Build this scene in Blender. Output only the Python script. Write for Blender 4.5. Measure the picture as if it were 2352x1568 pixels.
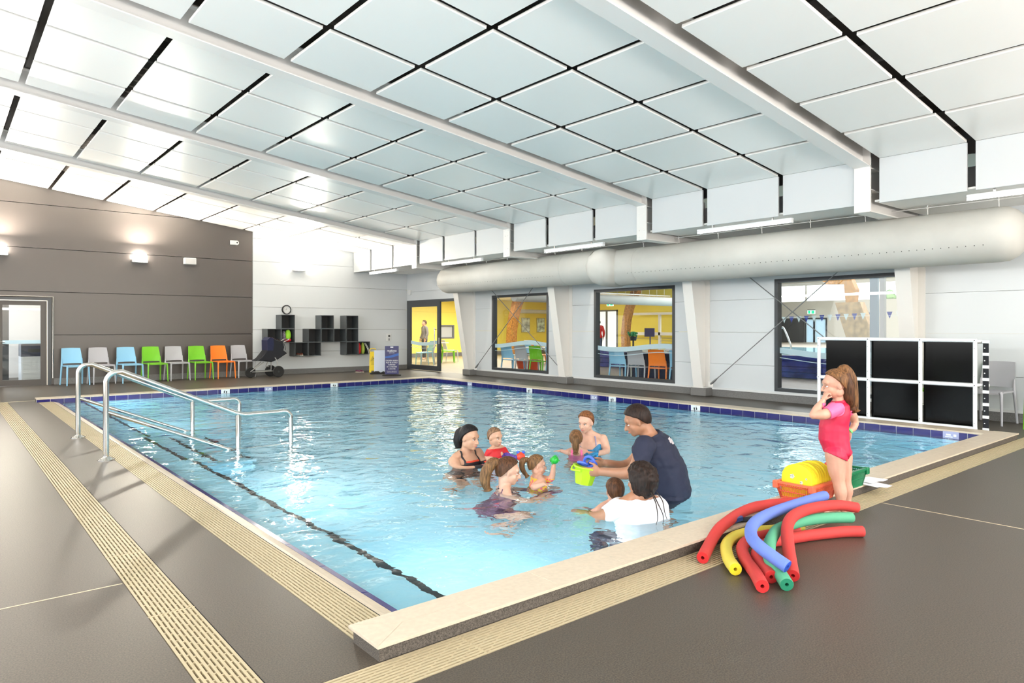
import bpy, bmesh, math, random
from mathutils import Vector, Matrix, Euler, noise as mnoise
R = math.radians
PI = math.pi
sc = bpy.context.scene
for _o in list(bpy.data.objects):
    bpy.data.objects.remove(_o)
col = sc.collection

# ---------------------------------------------------------------- camera
cam_d = bpy.data.cameras.new('camera')
cam = bpy.data.objects.new('camera', cam_d)
col.objects.link(cam)
sc.camera = cam
cam_d.sensor_fit = 'HORIZONTAL'
cam_d.sensor_width = 36.0
cam_d.lens = 36.0 * 1579.0 / 2352.0
cam_d.shift_y = -(784.0 - 752.0) / 2352.0
cam_d.clip_start = 0.05
cam_d.clip_end = 300
cam.location = (0, 0, 1.3)
cam.rotation_euler = (R(90), 0, math.atan2(1894, 1579) - R(90))

# ---------------------------------------------------------------- world, lights, exposure
world = bpy.data.worlds.new('world'); sc.world = world
world.use_nodes = True
_wn = world.node_tree.nodes; _wl = world.node_tree.links; _wn.clear()
_o = _wn.new('ShaderNodeOutputWorld'); _b = _wn.new('ShaderNodeBackground')
_s = _wn.new('ShaderNodeTexSky'); _s.sky_type = 'NISHITA'; _s.sun_disc = False
_s.sun_elevation = R(42); _s.sun_rotation = R(200); _s.air_density = 1.2; _s.dust_density = 2.5
_mx = _wn.new('ShaderNodeMixRGB'); _mx.inputs['Fac'].default_value = 0.55
_mx.inputs['Color2'].default_value = (3.4, 3.5, 3.6, 1)
_wl.new(_s.outputs[0], _mx.inputs['Color1']); _wl.new(_mx.outputs[0], _b.inputs[0]); _wl.new(_b.outputs[0], _o.inputs[0])
_b.inputs[1].default_value = 0.8

def area(name, loc, rot, sx, sy, power, color=(1, 1, 1), spread=180):
    d = bpy.data.lights.new(name, 'AREA'); d.shape = 'RECTANGLE'; d.size = sx; d.size_y = sy
    d.energy = power; d.color = color; d.spread = R(spread)
    o = bpy.data.objects.new(name, d); col.objects.link(o); o.location = loc; o.rotation_euler = rot
    return o
# area lights added as daylight from assumed, unseen openings behind the camera
area('added_daylight_side', (-4.85, 5.5, 2.15), (0, R(-122), 0), 3.0, 15.0, 260, (1.0, 0.985, 0.96))
area('added_daylight_rear', (3.0, -3.85, 2.0), (R(118), 0, 0), 13.0, 2.6, 60, (1.0, 0.97, 0.93))
# area lights added out of view at two walls to brighten the ceiling
area('added_ceiling_wash_side', (-4.5, 6.5, 2.6), (R(180), R(14), 0), 0.5, 20.0, 1050, (0.97, 0.99, 1.0))
area('added_ceiling_wash_rear', (5.0, -3.4, 2.2), (R(168), 0, 0), 11.0, 0.5, 1050, (1.0, 0.93, 0.86))

vs = sc.view_settings
vs.view_transform = 'Standard'; vs.look = 'None'; vs.gamma = 1.0; vs.use_curve_mapping = False
vs.exposure = 0.46
sc.cycles.use_denoising = True
sc.cycles.max_bounces = 10; sc.cycles.diffuse_bounces = 5; sc.cycles.glossy_bounces = 5
sc.cycles.transmission_bounces = 8; sc.cycles.transparent_max_bounces = 12
sc.cycles.sample_clamp_indirect = 12.0
# ---------------------------------------------------------------- materials
MATS = {}
def mat(name, color, rough=0.5, metal=0.0, spec=0.5, noise=None, bump=None, emit=None, coat=0.0, sss=0.0, sheen=0.0):
    """noise=(scale, amount[,detail]) varies the base colour, bump=(scale, strength) gives fine relief"""
    if name in MATS: return MATS[name]
    m = bpy.data.materials.new(name); m.use_nodes = True
    nt = m.node_tree; n = nt.nodes; l = nt.links
    b = n['Principled BSDF']
    c = tuple(color) + (1,) if len(color) == 3 else color
    b.inputs['Base Color'].default_value = c
    b.inputs['Roughness'].default_value = rough
    b.inputs['Metallic'].default_value = metal
    b.inputs['Specular IOR Level'].default_value = spec
    b.inputs['Coat Weight'].default_value = coat
    if sss: b.inputs['Subsurface Weight'].default_value = sss; b.inputs['Subsurface Radius'].default_value = (0.02, 0.008, 0.004)
    if sheen: b.inputs['Sheen Weight'].default_value = sheen
    tc = None
    if noise or bump:
        tc = n.new('ShaderNodeTexCoord')
    if noise:
        t = n.new('ShaderNodeTexNoise'); t.inputs['Scale'].default_value = noise[0]
        t.inputs['Detail'].default_value = noise[2] if len(noise) > 2 else 4
        l.new(tc.outputs['Object'], t.inputs['Vector'])
        r = n.new('ShaderNodeValToRGB'); a = noise[1]
        r.color_ramp.elements[0].position = 0.35; r.color_ramp.elements[1].position = 0.65
        r.color_ramp.elements[0].color = tuple(max(0, x * (1 - a)) for x in c[:3]) + (1,)
        r.color_ramp.elements[1].color = tuple(min(1, x * (1 + a)) for x in c[:3]) + (1,)
        l.new(t.outputs['Fac'], r.inputs['Fac']); l.new(r.outputs['Color'], b.inputs['Base Color'])
    if bump:
        t2 = n.new('ShaderNodeTexNoise'); t2.inputs['Scale'].default_value = bump[0]; t2.inputs['Detail'].default_value = 3
        l.new(tc.outputs['Object'], t2.inputs['Vector'])
        bn = n.new('ShaderNodeBump'); bn.inputs['Strength'].default_value = bump[1]; bn.inputs['Distance'].default_value = 0.01
        l.new(t2.outputs['Fac'], bn.inputs['Height']); l.new(bn.outputs['Normal'], b.inputs['Normal'])
    if emit:
        b.inputs['Emission Color'].default_value = tuple(emit[:3]) + (1,); b.inputs['Emission Strength'].default_value = emit[3]
    m.diffuse_color = c
    MATS[name] = m
    return m

def glass_mat(name, tint=(1, 1, 1), gloss=1.0, rough=0.0, frost=0.0):
    if name in MATS: return MATS[name]
    m = bpy.data.materials.new(name); m.use_nodes = True
    n = m.node_tree.nodes; l = m.node_tree.links; n.clear()
    out = n.new('ShaderNodeOutputMaterial'); mix = n.new('ShaderNodeMixShader')
    tr = n.new('ShaderNodeBsdfTransparent'); tr.inputs[0].default_value = tuple(tint) + (1,)
    gl = n.new('ShaderNodeBsdfGlossy'); gl.inputs['Roughness'].default_value = rough
    fr = n.new('ShaderNodeFresnel'); ge = n.new('ShaderNodeNewGeometry')
    io = n.new('ShaderNodeMapRange'); io.inputs['To Min'].default_value = 1.45; io.inputs['To Max'].default_value = 1 / 1.45
    l.new(ge.outputs['Backfacing'], io.inputs['Value']); l.new(io.outputs[0], fr.inputs[0])
    mu = n.new('ShaderNodeMath'); mu.operation = 'MULTIPLY'; mu.inputs[1].default_value = gloss
    l.new(fr.outputs[0], mu.inputs[0]); l.new(mu.outputs[0], mix.inputs[0])
    l.new(tr.outputs[0], mix.inputs[1]); l.new(gl.outputs[0], mix.inputs[2])
    if frost:
        df = n.new('ShaderNodeBsdfDiffuse'); df.inputs[0].default_value = (0.72, 0.86, 0.92, 1)
        tl = n.new('ShaderNodeBsdfTranslucent'); tl.inputs[0].default_value = (0.72, 0.86, 0.92, 1)
        m3 = n.new('ShaderNodeMixShader'); l.new(df.outputs[0], m3.inputs[1]); l.new(tl.outputs[0], m3.inputs[2])
        m2 = n.new('ShaderNodeMixShader'); m2.inputs[0].default_value = frost
        l.new(mix.outputs[0], m2.inputs[1]); l.new(m3.outputs[0], m2.inputs[2]); l.new(m2.outputs[0], out.inputs[0])
    else:
        l.new(mix.outputs[0], out.inputs[0])
    MATS[name] = m
    return m

# ---------------------------------------------------------------- mesh builder
class MB:
    def __init__(s): s.v = []; s.f = []; s.mi = []; s.cur = 0; s.mats = []
    def use(s, m):
        if m not in s.mats: s.mats.append(m)
        s.cur = s.mats.index(m); return s
    def add(s, vs, fs):
        o = len(s.v); s.v += [tuple(x) for x in vs]
        for f in fs: s.f.append(tuple(i + o for i in f)); s.mi.append(s.cur)
        return s
    def box(s, x0, x1, y0, y1, z0, z1, M=None):
        vs = [Vector(p) for p in ((x0,y0,z0),(x1,y0,z0),(x1,y1,z0),(x0,y1,z0),(x0,y0,z1),(x1,y0,z1),(x1,y1,z1),(x0,y1,z1))]
        if M is not None: vs = [M @ p for p in vs]
        return s.add(vs, [(0,3,2,1),(4,5,6,7),(0,1,5,4),(1,2,6,5),(2,3,7,6),(3,0,4,7)])
    def bbox(s, x0, x1, y0, y1, z0, z1, b=0.004, M=None):
        """box with chamfered edges"""
        bm = bmesh.new()
        vs = [bm.verts.new(p) for p in ((x0,y0,z0),(x1,y0,z0),(x1,y1,z0),(x0,y1,z0),(x0,y0,z1),(x1,y0,z1),(x1,y1,z1),(x0,y1,z1))]
        for f in [(0,3,2,1),(4,5,6,7),(0,1,5,4),(1,2,6,5),(2,3,7,6),(3,0,4,7)]: bm.faces.new([vs[i] for i in f])
        bmesh.ops.bevel(bm, geom=bm.edges[:], offset=b, segments=1, affect='EDGES')
        bm.verts.index_update()
        P = [v.co.copy() if M is None else M @ v.co for v in bm.verts]
        s.add(P, [[v.index for v in f.verts] for f in bm.faces]); bm.free(); return s
    def tube(s, pts, r, n=10, caps=True, up=None, sq=(1, 1)):
        """sweep along pts; r number or list"""
        pts = [Vector(p) for p in pts]; k = len(pts)
        rs = r if isinstance(r, (list, tuple)) else [r] * k
        d0 = (pts[1] - pts[0]).normalized()
        ref = Vector(up) if up else (Vector((0, 0, 1)) if abs(d0.z) < 0.9 else Vector((1, 0, 0)))
        vs = []; a = d0.cross(ref).normalized()
        for i in range(k):
            d = (pts[min(i + 1, k - 1)] - pts[max(i - 1, 0)]).normalized()
            a = (a - d * a.dot(d)).normalized(); b = d.cross(a)
            for j in range(n):
                t = 2 * PI * j / n
                vs.append(pts[i] + (a * math.cos(t) * sq[0] + b * math.sin(t) * sq[1]) * rs[i])
        fs = [(i * n + j, i * n + (j + 1) % n, (i + 1) * n + (j + 1) % n, (i + 1) * n + j) for i in range(k - 1) for j in range(n)]
        if caps: fs += [tuple(range(n))[::-1], tuple((k - 1) * n + j for j in range(n))]
        return s.add(vs, fs)
    def lathe(s, prof, c=(0, 0, 0), n=20, axis='Z', M=None):
        vs = []
        for (r, h) in prof:
            for j in range(n):
                t = 2 * PI * j / n; x, y = r * math.cos(t), r * math.sin(t)
                p = {'Z': (x, y, h), 'X': (h, x, y), 'Y': (y, h, x)}[axis]
                p = Vector(p)
                if M is not None: p = M @ p
                vs.append(p + Vector(c))
        k = len(prof)
        fs = [(i * n + j, i * n + (j + 1) % n, (i + 1) * n + (j + 1) % n, (i + 1) * n + j) for i in range(k - 1) for j in range(n)]
        fs += [tuple(range(n))[::-1], tuple((k - 1) * n + j for j in range(n))]
        return s.add(vs, fs)
    def ball(s, c, r, n=12, m=8, M=None, sc_=(1, 1, 1)):
        vs = []; fs = []
        for i in range(m + 1):
            ph = PI * i / m
            for j in range(n):
                t = 2 * PI * j / n
                p = Vector((math.sin(ph) * math.cos(t) * sc_[0], math.sin(ph) * math.sin(t) * sc_[1], math.cos(ph) * sc_[2])) * r
                if M is not None: p = M @ p
                vs.append(p + Vector(c))
        for i in range(m):
            for j in range(n): fs.append((i * n + j, (i + 1) * n + j, (i + 1) * n + (j + 1) % n, i * n + (j + 1) % n))
        return s.add(vs, fs)
    def prism(s, poly, a, b, axis='Z', M=None):
        """poly: 2-D outline; extruded from a to b along axis"""
        def P(p, h): return {'Z': (p[0], p[1], h), 'Y': (p[0], h, p[1]), 'X': (h, p[0], p[1])}[axis]
        vs = [Vector(P(p, a)) for p in poly] + [Vector(P(p, b)) for p in poly]
        if M is not None: vs = [M @ p for p in vs]
        k = len(poly)
        return s.add(vs, [tuple(range(k))[::-1], tuple(range(k, 2 * k))] + [(i, (i + 1) % k, k + (i + 1) % k, k + i) for i in range(k)])
    def mesh(s, name, org=(0, 0, 0), smooth=False):
        me = bpy.data.meshes.new(name)
        ox, oy, oz = org
        me.from_pydata([(x - ox, y - oy, z - oz) for x, y, z in s.v], [], s.f)
        for m in s.mats: me.materials.append(m)
        if len(s.mats) > 1: me.polygons.foreach_set('material_index', s.mi)
        bm = bmesh.new(); bm.from_mesh(me)
        bmesh.ops.recalc_face_normals(bm, faces=bm.faces[:]); bm.to_mesh(me); bm.free()
        if smooth:
            me.polygons.foreach_set('use_smooth', [True] * len(me.polygons))
            try: me.set_sharp_from_angle(angle=R(smooth if smooth is not True else 40))
            except Exception: pass
        me.update()
        return me
    def build(s, name, m=None, parent=None, smooth=False, org=None):
        if m is not None and not s.mats: s.mats = [m]; s.mi = [0] * len(s.f)
        o_ = org if org is not None else (wloc(parent) if parent is not None else (0, 0, 0))
        me = s.mesh(name, o_, smooth)
        o = bpy.data.objects.new(name, me); col.objects.link(o)
        if parent is not None: o.parent = parent
        if org is not None and parent is None: o.location = org
        return o

def wloc(o):
    p = Vector((0, 0, 0))
    while o is not None: p = p + o.location; o = o.parent
    return tuple(p)
def thing(name, label, cat, loc=(0, 0, 0), group=None, kind=None):
    o = bpy.data.objects.new(name, None); col.objects.link(o); o.location = loc; o.empty_display_size = 0.1
    return tag(o, label, cat, group, kind)
def tag(o, label=None, cat=None, group=None, kind=None):
    if label: o['label'] = label
    if cat: o['category'] = cat
    if group: o['group'] = group
    if kind: o['kind'] = kind
    return o
def struct(name, kind='structure', loc=(0, 0, 0), label=None):
    o = bpy.data.objects.new(name, None); col.objects.link(o); o.location = loc; o['kind'] = kind
    if label: o['label'] = label
    return o
def kids(o): return [c for c in bpy.data.objects if c.parent == o]
def copy_tree(o, parent=None, cache={}):
    c = o.copy(); col.objects.link(c); c.parent = parent
    if o.name not in cache: cache[o.name] = kids(o)
    for ch in cache[o.name]: copy_tree(ch, c)
    return c
def link_mesh(name, me, parent=None, loc=(0, 0, 0), rot=None):
    o = bpy.data.objects.new(name, me); col.objects.link(o); o.parent = parent; o.location = loc
    if rot: o.rotation_euler = rot
    return o
def rects_minus(u0, u1, v0, v1, holes):
    """cover rectangle minus holes by rectangles"""
    us = sorted({u0, u1} | {max(u0, min(u1, h[i])) for h in holes for i in (0, 1)})
    out = []
    for a, b in zip(us, us[1:]):
        if b - a < 1e-5: continue
        hs = sorted([(max(v0, h[2]), min(v1, h[3])) for h in holes if h[0] < b - 1e-6 and h[1] > a + 1e-6 and h[2] < v1 and h[3] > v0])
        v = v0
        for (p, q) in hs:
            if p > v + 1e-6: out.append((a, b, v, p))
            v = max(v, q)
        if v < v1 - 1e-6: out.append((a, b, v, v1))
    return out
def arc(c, r, a0, a1, n, plane='XZ', o=0.0):
    P = []
    for i in range(n + 1):
        a = a0 + (a1 - a0) * i / n; u, w = c[0] + r * math.cos(a), c[1] + r * math.sin(a)
        P.append({'XZ': (u, o, w), 'XY': (u, w, o), 'YZ': (o, u, w)}[plane])
    return P
def smooth_path(pts, k=6):
    """Catmull-Rom"""
    pts = [Vector(p) for p in pts]; out = []
    P = [pts[0] * 2 - pts[1]] + pts + [pts[-1] * 2 - pts[-2]]
    for i in range(1, len(P) - 2):
        for j in range(k):
            t = j / k; a, b, c, d = P[i - 1], P[i], P[i + 1], P[i + 2]
            out.append(0.5 * ((2 * b) + (c - a) * t + (2 * a - 5 * b + 4 * c - d) * t * t + (3 * b - a - 3 * c + d) * t ** 3))
    out.append(pts[-1]); return out
# ================================================================ room shell
XW, YW = 11.33, 18.75           # window wall plane, far wall plane
XL, YB = -5.0, -4.0             # unseen side and rear walls
S = 0.1229                      # roof fall towards the window wall
def zc(x): return 3.52 + (9.47 - x) * S
XP0, XP1, YP0, YP1 = 1.615, 9.355, 2.60, 14.44   # pool opening
ZW = -0.03                      # water level

M_floor = mat('vinyl_floor', (0.068, 0.053, 0.038), rough=0.42, noise=(150, 0.4, 3), bump=(300, 0.05))
M_wallgrey = mat('grey_wall_panel', (0.085, 0.074, 0.069), rough=0.3)
M_white = mat('white_wall_panel', (0.66, 0.69, 0.71), rough=0.3)
M_whitep = mat('white_paint', (0.72, 0.73, 0.73), rough=0.35)
M_steelw = mat('white_painted_steel', (0.80, 0.78, 0.75), rough=0.32)
M_base = mat('grey_cove', (0.17, 0.165, 0.16), rough=0.5, noise=(160, 0.3, 2))
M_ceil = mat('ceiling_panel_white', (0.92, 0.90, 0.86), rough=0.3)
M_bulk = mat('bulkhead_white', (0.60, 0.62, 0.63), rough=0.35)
M_dark = mat('void_dark', (0.035, 0.033, 0.03), rough=0.8)
M_roof = mat('roof_sheet', (0.10, 0.09, 0.08), rough=0.6)
M_char = mat('charcoal_aluminium', (0.045, 0.05, 0.056), rough=0.35)
M_glass = glass_mat('window_glass', (0.97, 0.985, 0.985), 0.85)
M_frost = glass_mat('frosted_film', (0.85, 0.93, 0.95), 0.5, 0.2, 0.8)
M_tile = mat('navy_tile', (0.012, 0.010, 0.12), rough=0.12)
M_grout = mat('grout', (0.55, 0.56, 0.58), rough=0.7)
M_coping = mat('coping_tile', (0.55, 0.46, 0.345), rough=0.4, noise=(40, 0.05), bump=(220, 0.06))
M_kerb = mat('kerb_aggregate', (0.085, 0.07, 0.055), rough=0.6, noise=(190, 0.5, 2))
M_grate = mat('cream_grate', (0.44, 0.36, 0.22), rough=0.5)
M_pool = mat('pool_paint', (0.50, 0.88, 1.0), rough=0.5)
M_black = mat('black_strip', (0.012, 0.013, 0.015), rough=0.5)

# ---- floor
fl = struct('floor')
rects = rects_minus(XL, XW, YB, YW, [(1.325, XP0, YP0, YP1 + .2), (XP0, XP1, YP0, YP1), (0.72, 0.918, 2.38, 14.80), (0.72, XW, 2.165, 2.38)])
mb = MB()
for a, b, c, d in rects: mb.add([(a, c, 0), (b, c, 0), (b, d, 0), (a, d, 0)], [(0, 1, 2, 3)])
mb.build('floor_sheet', M_floor, fl)
M_seam = mat('beige_seam', (0.60, 0.50, 0.34), rough=0.5)
for a in ((XL, 0.715, 3.945, 3.953), (5.37, 5.378, YB, 2.16), (0.72, 1.33, 14.80, 14.84), (XL, 0.72, 14.80, 14.84)):
    MB().box(a[0], a[1], a[2], a[3], -0.004, 0.0015).build('joint_strip', M_seam, fl)
# earth below
MB().add([(XL, YB, -0.2), (0.6, YB, -0.2), (0.6, YW, -0.2), (XL, YW, -0.2)], [(0, 1, 2, 3)]).build('subfloor', M_dark, fl)

# ---- drains
def grate_mesh(name, L=1.0, W=0.2, nrib=11):
    g = MB(); p = W / nrib; rib = p * 0.56
    for i in range(nrib):
        c = p * (i + 0.5); g.box(0.002, L - 0.002, c - rib / 2, c + rib / 2, -0.02, 0.001)
    for i in range(nrib - 1):
        off = 0.02 + 0.027 * (i % 3)
        x = off
        while x < L - 0.01:
            g.box(x, x + 0.009, p * (i + 0.5) + rib / 2, p * (i + 1.5) - rib / 2, -0.018, -0.001); x += 0.082
    g.box(0.0, 0.006, 0, W, -0.02, -0.0005); g.box(L - 0.006, L, 0, W, -0.02, -0.0005)
    return g
def drain(label, x0, y0, length, W, along, group, nrib=11):
    t = thing('floor_drain', label, 'drain', (x0, y0, 0), group)
    n = max(1, round(length / 1.0)); L = length / n
    g = grate_mesh('grate', L, W, nrib); g.mats = [M_grate]; g.mi = [0] * len(g.f)
    me = g.mesh('grate')
    ch = MB()
    if along == 'X': ch.box(0, length, 0, W, -0.09, -0.07); ch.box(0, length, -0.004, 0.0, -0.09, -0.001); ch.box(0, length, W, W + 0.004, -0.09, -0.001)
    else: ch.box(0, W, 0, length, -0.09, -0.07); ch.box(-0.004, 0, 0, length, -0.09, -0.001); ch.box(W, W + 0.004, 0, length, -0.09, -0.001)
    c = ch.build('channel', M_dark, None); c.parent = t
    for i in range(n):
        if along == 'X': link_mesh('grate', me, t, (i * L, 0, 0))
        else: link_mesh('grate', me, t, (W, i * L, 0), (0, 0, R(90)))
    return t
drain('cream slotted floor drain running across the deck beyond the left pool walkway', 0.72, 2.38, 12.42, 0.197, 'Y', 'slotted deck drains', 10)
drain('cream slotted drain along the foot of the raised kerb in front', 0.72, 2.166, 10.6, 0.213, 'X', 'slotted deck drains', 11)
drain('wet cream overflow gutter grate beside the flush pool edge', 1.325, 2.62, 11.82, 0.205, 'Y', 'slotted deck drains', 11)

# ---- pool shell
pool = thing('swimming_pool', 'indoor teaching pool with pale blue floor and navy waterline tiles', 'pool', (XP0, YP0, 0))
B = -1.0
mb = MB()
st = [(1.66, 2.02, -0.24)]
# bench along the left side, stairs between the rails
mb.box(XP0, 2.03, YP0, 7.5, B, -0.22); mb.box(XP0, 2.03, 9.45, YP1, B, -0.22)
mb.build('bench', M_pool, pool)
for i, (xa, xb, z) in enumerate([(XP0, 1.97, -0.19), (1.97, 2.25, -0.36), (2.25, 2.64, -0.53)]):
    MB().box(xa, xb, 7.5, 9.45, B, z).build('step', M_pool, pool)
for (xa, ya, yb, z) in [(1.985, YP0, 7.5, -0.22), (1.985, 9.45, YP1, -0.22), (1.925, 7.56, 9.40, -0.19), (2.205, 7.56, 9.40, -0.36), (2.595, 7.56, 9.40, -0.53)]:
    MB().box(xa, xa + 0.045, ya, yb, z - 0.01, z + 0.003).build('nosing_strip', M_black, pool)
mb = MB()
mb.box(XP0, XP1, YP0, YP1, B - 0.05, B)                                  # floor
mb.box(XP1, XP1 + 0.1, YP0, YP1, B, -0.19); mb.box(XP0 - 0.1, XP1 + 0.1, YP1, YP1 + 0.1, B, -0.19)
mb.box(XP0, XP1, YP0 - 0.1, YP0, B, -0.19); mb.box(XP0 - 0.1, XP0, YP0, YP1, B, -0.16)
mb.build('basin', M_pool, pool)
# navy tiles in two rows at the waterline
tl = MB(); T = 0.2
tl.box(0.004, T - 0.004, -0.012, 0.0, 0.0, 0.078, None)
def tile_run(x0, y0, n, step, ax, rows=((-0.052, 0.1), (-0.155, 0.1))):
    for k, (zb, h) in enumerate(rows):
        g = MB()
        if ax == 'X': g.bbox(0.0035, step - 0.0035, -0.006, 0.004, 0.003, h - 0.003, 0.0015)
        else: g.bbox(-0.006, 0.004, 0.0035, step - 0.0035, 0.003, h - 0.003, 0.0015)
        g.mats = [M_tile]; g.mi = [0] * len(g.f); me = g.mesh('tile')
        if k == 0:
            for i in range(n): link_mesh('tile', me, pool, (x0 - XP0 + (i * step if ax == 'X' else 0), y0 - YP0 + (i * step if ax == 'Y' else 0), zb))
        else:
            a = MB()
            for i in range(n):
                if ax == 'X': a.box(x0 + i * step + .003, x0 + (i + 1) * step - .003, y0 - 0.006, y0 + 0.004, zb + .003, zb + h - .003)
                else: a.box(x0 - .006, x0 + .004, y0 + i * step + .003, y0 + (i + 1) * step - .003, zb + .003, zb + h - .003)
            tag(a.build('underwater_tiles', M_tile, pool), kind='stuff')
nx = 40; tile_run(1.30, YP1, nx, (XP1 - 1.30) / nx, 'X')
ny = 60; tile_run(XP1, YP0, ny, (YP1 - YP0) / ny, 'Y')
# grout bed behind the tiles
mb = MB(); mb.box(1.30, XP1 + 0.02, YP1, YP1 + 0.02, -0.19, 0.052); mb.box(XP1, XP1 + 0.02, YP0, YP1 + 0.02, -0.19, 0.052)
mb.build('grout_bed', M_grout, pool)
# flush left edge: beige lip falling into the water, navy edge tiles
n = 24; L = (YP1 - 2.62) / n
g = MB(); g.prism([(1.532, -0.012), (1.532, -0.002), (1.56, -0.006), (1.618, -0.022), (1.618, -0.04)], 0.002, L - 0.002, 'Y'); g.mats = [M_coping]; g.mi = [0] * len(g.f)
me = g.mesh('lip_tile', (1.615, 0, 0))
g = MB(); g.prism([(1.619, -0.06), (1.619, -0.0215), (1.655, -0.026), (1.662, -0.06)], 0.003, L - 0.003, 'Y'); g.mats = [M_tile]; g.mi = [0] * len(g.f)
me2 = g.mesh('edge_tile', (1.615, 0, 0))
for i in range(n):
    link_mesh('lip_tile', me, pool, (0, 0.02 + i * L, 0)); link_mesh('edge_tile', me2, pool, (0, 0.02 + i * L, 0))
MB().box(1.532, 1.66, 2.62, YP1, -0.16, -0.035).build('edge_bed', M_coping, pool)

# ---- invented underwater lights that brighten the water, near wall and bench riser
M_addlens = mat('added_light_lens', (0.9, 0.97, 1.0), emit=(0.92, 0.98, 1.0, 4.0))
for i in range(10):
    if i < 5: p = (2.9 + 1.5 * i, YP0 + 0.012, -0.55); r_ = (R(90), 0, 0); ax_l = 'Y'
    else: p = (2.042, 3.6 + 2.6 * (i - 5) + (0.6 if i == 7 else 0), -0.62); r_ = (0, R(-90), 0); ax_l = 'X'
    g = MB(); g.lathe([(0.10, -0.010), (0.10, 0.004), (0.085, 0.008)], p, 20, ax_l); t_ = g.build('added_pool_light', M_alu if 'M_alu' in globals() else M_grout, pool)
    g = MB(); g.lathe([(0.08, 0.006), (0.08, 0.010)], p, 20, ax_l); l_o = g.build('lens', M_addlens, pool)
    q = (p[0] + (0.03 if ax_l == 'X' else 0), p[1] + (0.03 if ax_l == 'Y' else 0), p[2])
    area('added_underwater_fill', q, r_, 0.14, 0.14, 2.6 if i < 5 else 14, (0.93, 0.98, 1.0))

# ---- raised kerb in front (y 2.38 .. 2.61) with coping tiles, plus low coping on the two far sides
kb = thing('pool_kerb', 'raised kerb with dark speckled face and cream coping tiles', 'kerb', (1.31, 2.38, 0))
KH = 0.068
MB().box(1.315, 9.66, 2.383, 2.60, -0.19, KH - 0.012).build('kerb_face', M_kerb, kb)
x = 1.60; wid = 0.485
P = [(1.305, 2.375), (1.305, 2.62), (1.5, 2.50)]
def slab(poly, z0=KH - 0.013, z1=KH, nm='coping_tile', par=None):
    g = MB(); c = Vector((sum(p[0] for p in poly) / len(poly), sum(p[1] for p in poly) / len(poly)))
    sh = [(p[0] + (c.x - p[0]) * 0.002, p[1] + (c.y - p[1]) * 0.002) for p in poly]
    sh2 = [(p[0] + (c.x - p[0]) * 0.009, p[1] + (c.y - p[1]) * 0.009) for p in poly]
    k = len(poly)
    vs = [(p[0], p[1], z0) for p in sh] + [(p[0], p[1], z1 - 0.003) for p in sh] + [(p[0], p[1], z1) for p in sh2]
    fs = [tuple(range(k))[::-1], tuple(range(2 * k, 3 * k))]
    for q in (0, k): fs += [(q + i, q + (i + 1) % k, q + k + (i + 1) % k, q + k + i) for i in range(k)]
    g.add(vs, fs); return g.build(nm, M_coping, par or kb)
ya, yb, ym = 2.372, 2.622, 2.505
slab([(1.303, ya), (1.40 + .09, ym), (1.303, yb)])
slab([(1.303, ya), (1.80, ya), (1.80, ym), (1.49, ym)]); slab([(1.303, yb), (1.49, ym), (1.80, ym), (1.80, yb)])
x = 1.80
while x < 9.3:
    x2 = min(x + 0.483, 9.40); slab([(x, ya), (x2, ya), (x2, ym), (x, ym)]); slab([(x, ym), (x2, ym), (x2, yb), (x, yb)]); x = x2
slab([(9.40, ya), (9.675, ya), (9.40, yb)]); slab([(9.675, ya), (9.675, yb), (9.40, yb)])
for k in range(24):
    a = 2.622 + k * (14.7 - 2.622) / 24; b = 2.622 + (k + 1) * (14.7 - 2.622) / 24
    slab([(9.352, a), (9.66, a), (9.66, b), (9.352, b)], 0.045, KH - 0.002)
for k in range(17):
    a = 1.30 + k * (9.352 - 1.30) / 17; b = 1.30 + (k + 1) * (9.352 - 1.30) / 17
    slab([(a, 14.432), (b, 14.432), (b, 14.70), (a, 14.70)], 0.045, KH - 0.002)
mb = MB(); mb.box(9.37, 9.655, 2.61, 14.69, -0.1, 0.045); mb.box(1.305, 9.37, 14.46, 14.69, -0.1, 0.045)
mb.build('kerb_core', M_kerb, kb)

# ---- water
M_water = bpy.data.materials.new('pool_water'); M_water.use_nodes = True
n_ = M_water.node_tree.nodes; l_ = M_water.node_tree.links; n_.clear()
out = n_.new('ShaderNodeOutputMaterial')
tc = n_.new('ShaderNodeTexCoord')
def wave_noise(scale, stretch, rot, det=2, dist=0.0):
    mp = n_.new('ShaderNodeMapping'); mp.inputs['Scale'].default_value = (stretch[0], stretch[1], 1); mp.inputs['Rotation'].default_value = (0, 0, R(rot))
    t = n_.new('ShaderNodeTexNoise'); t.inputs['Scale'].default_value = scale; t.inputs['Detail'].default_value = det; t.inputs['Distortion'].default_value = dist
    l_.new(tc.outputs['Object'], mp.inputs['Vector']); l_.new(mp.outputs[0], t.inputs['Vector']); return t
t1 = wave_noise(2.6, (1.0, 1.0), 20, 2, 0.6); t2 = wave_noise(9.0, (1.0, 1.0), -35, 2, 0.3)
ad = n_.new('ShaderNodeMath'); ad.operation = 'MULTIPLY_ADD'; ad.inputs[1].default_value = 0.28
l_.new(t2.outputs['Fac'], ad.inputs[0]); l_.new(t1.outputs['Fac'], ad.inputs[2])
bp = n_.new('ShaderNodeBump'); bp.inputs['Strength'].default_value = 1.0; bp.inputs['Distance'].default_value = 0.034
l_.new(ad.outputs[0], bp.inputs['Height'])
rf = n_.new('ShaderNodeBsdfRefraction'); rf.inputs['IOR'].default_value = 1.33; rf.inputs['Roughness'].default_value = 0.0
rf.inputs['Color'].default_value = (0.93, 0.975, 1.0, 1)
gl = n_.new('ShaderNodeBsdfGlossy'); gl.inputs['Roughness'].default_value = 0.02
fr = n_.new('ShaderNodeFresnel'); fr.inputs[0].default_value = 1.33
mx = n_.new('ShaderNodeMixShader')
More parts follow.
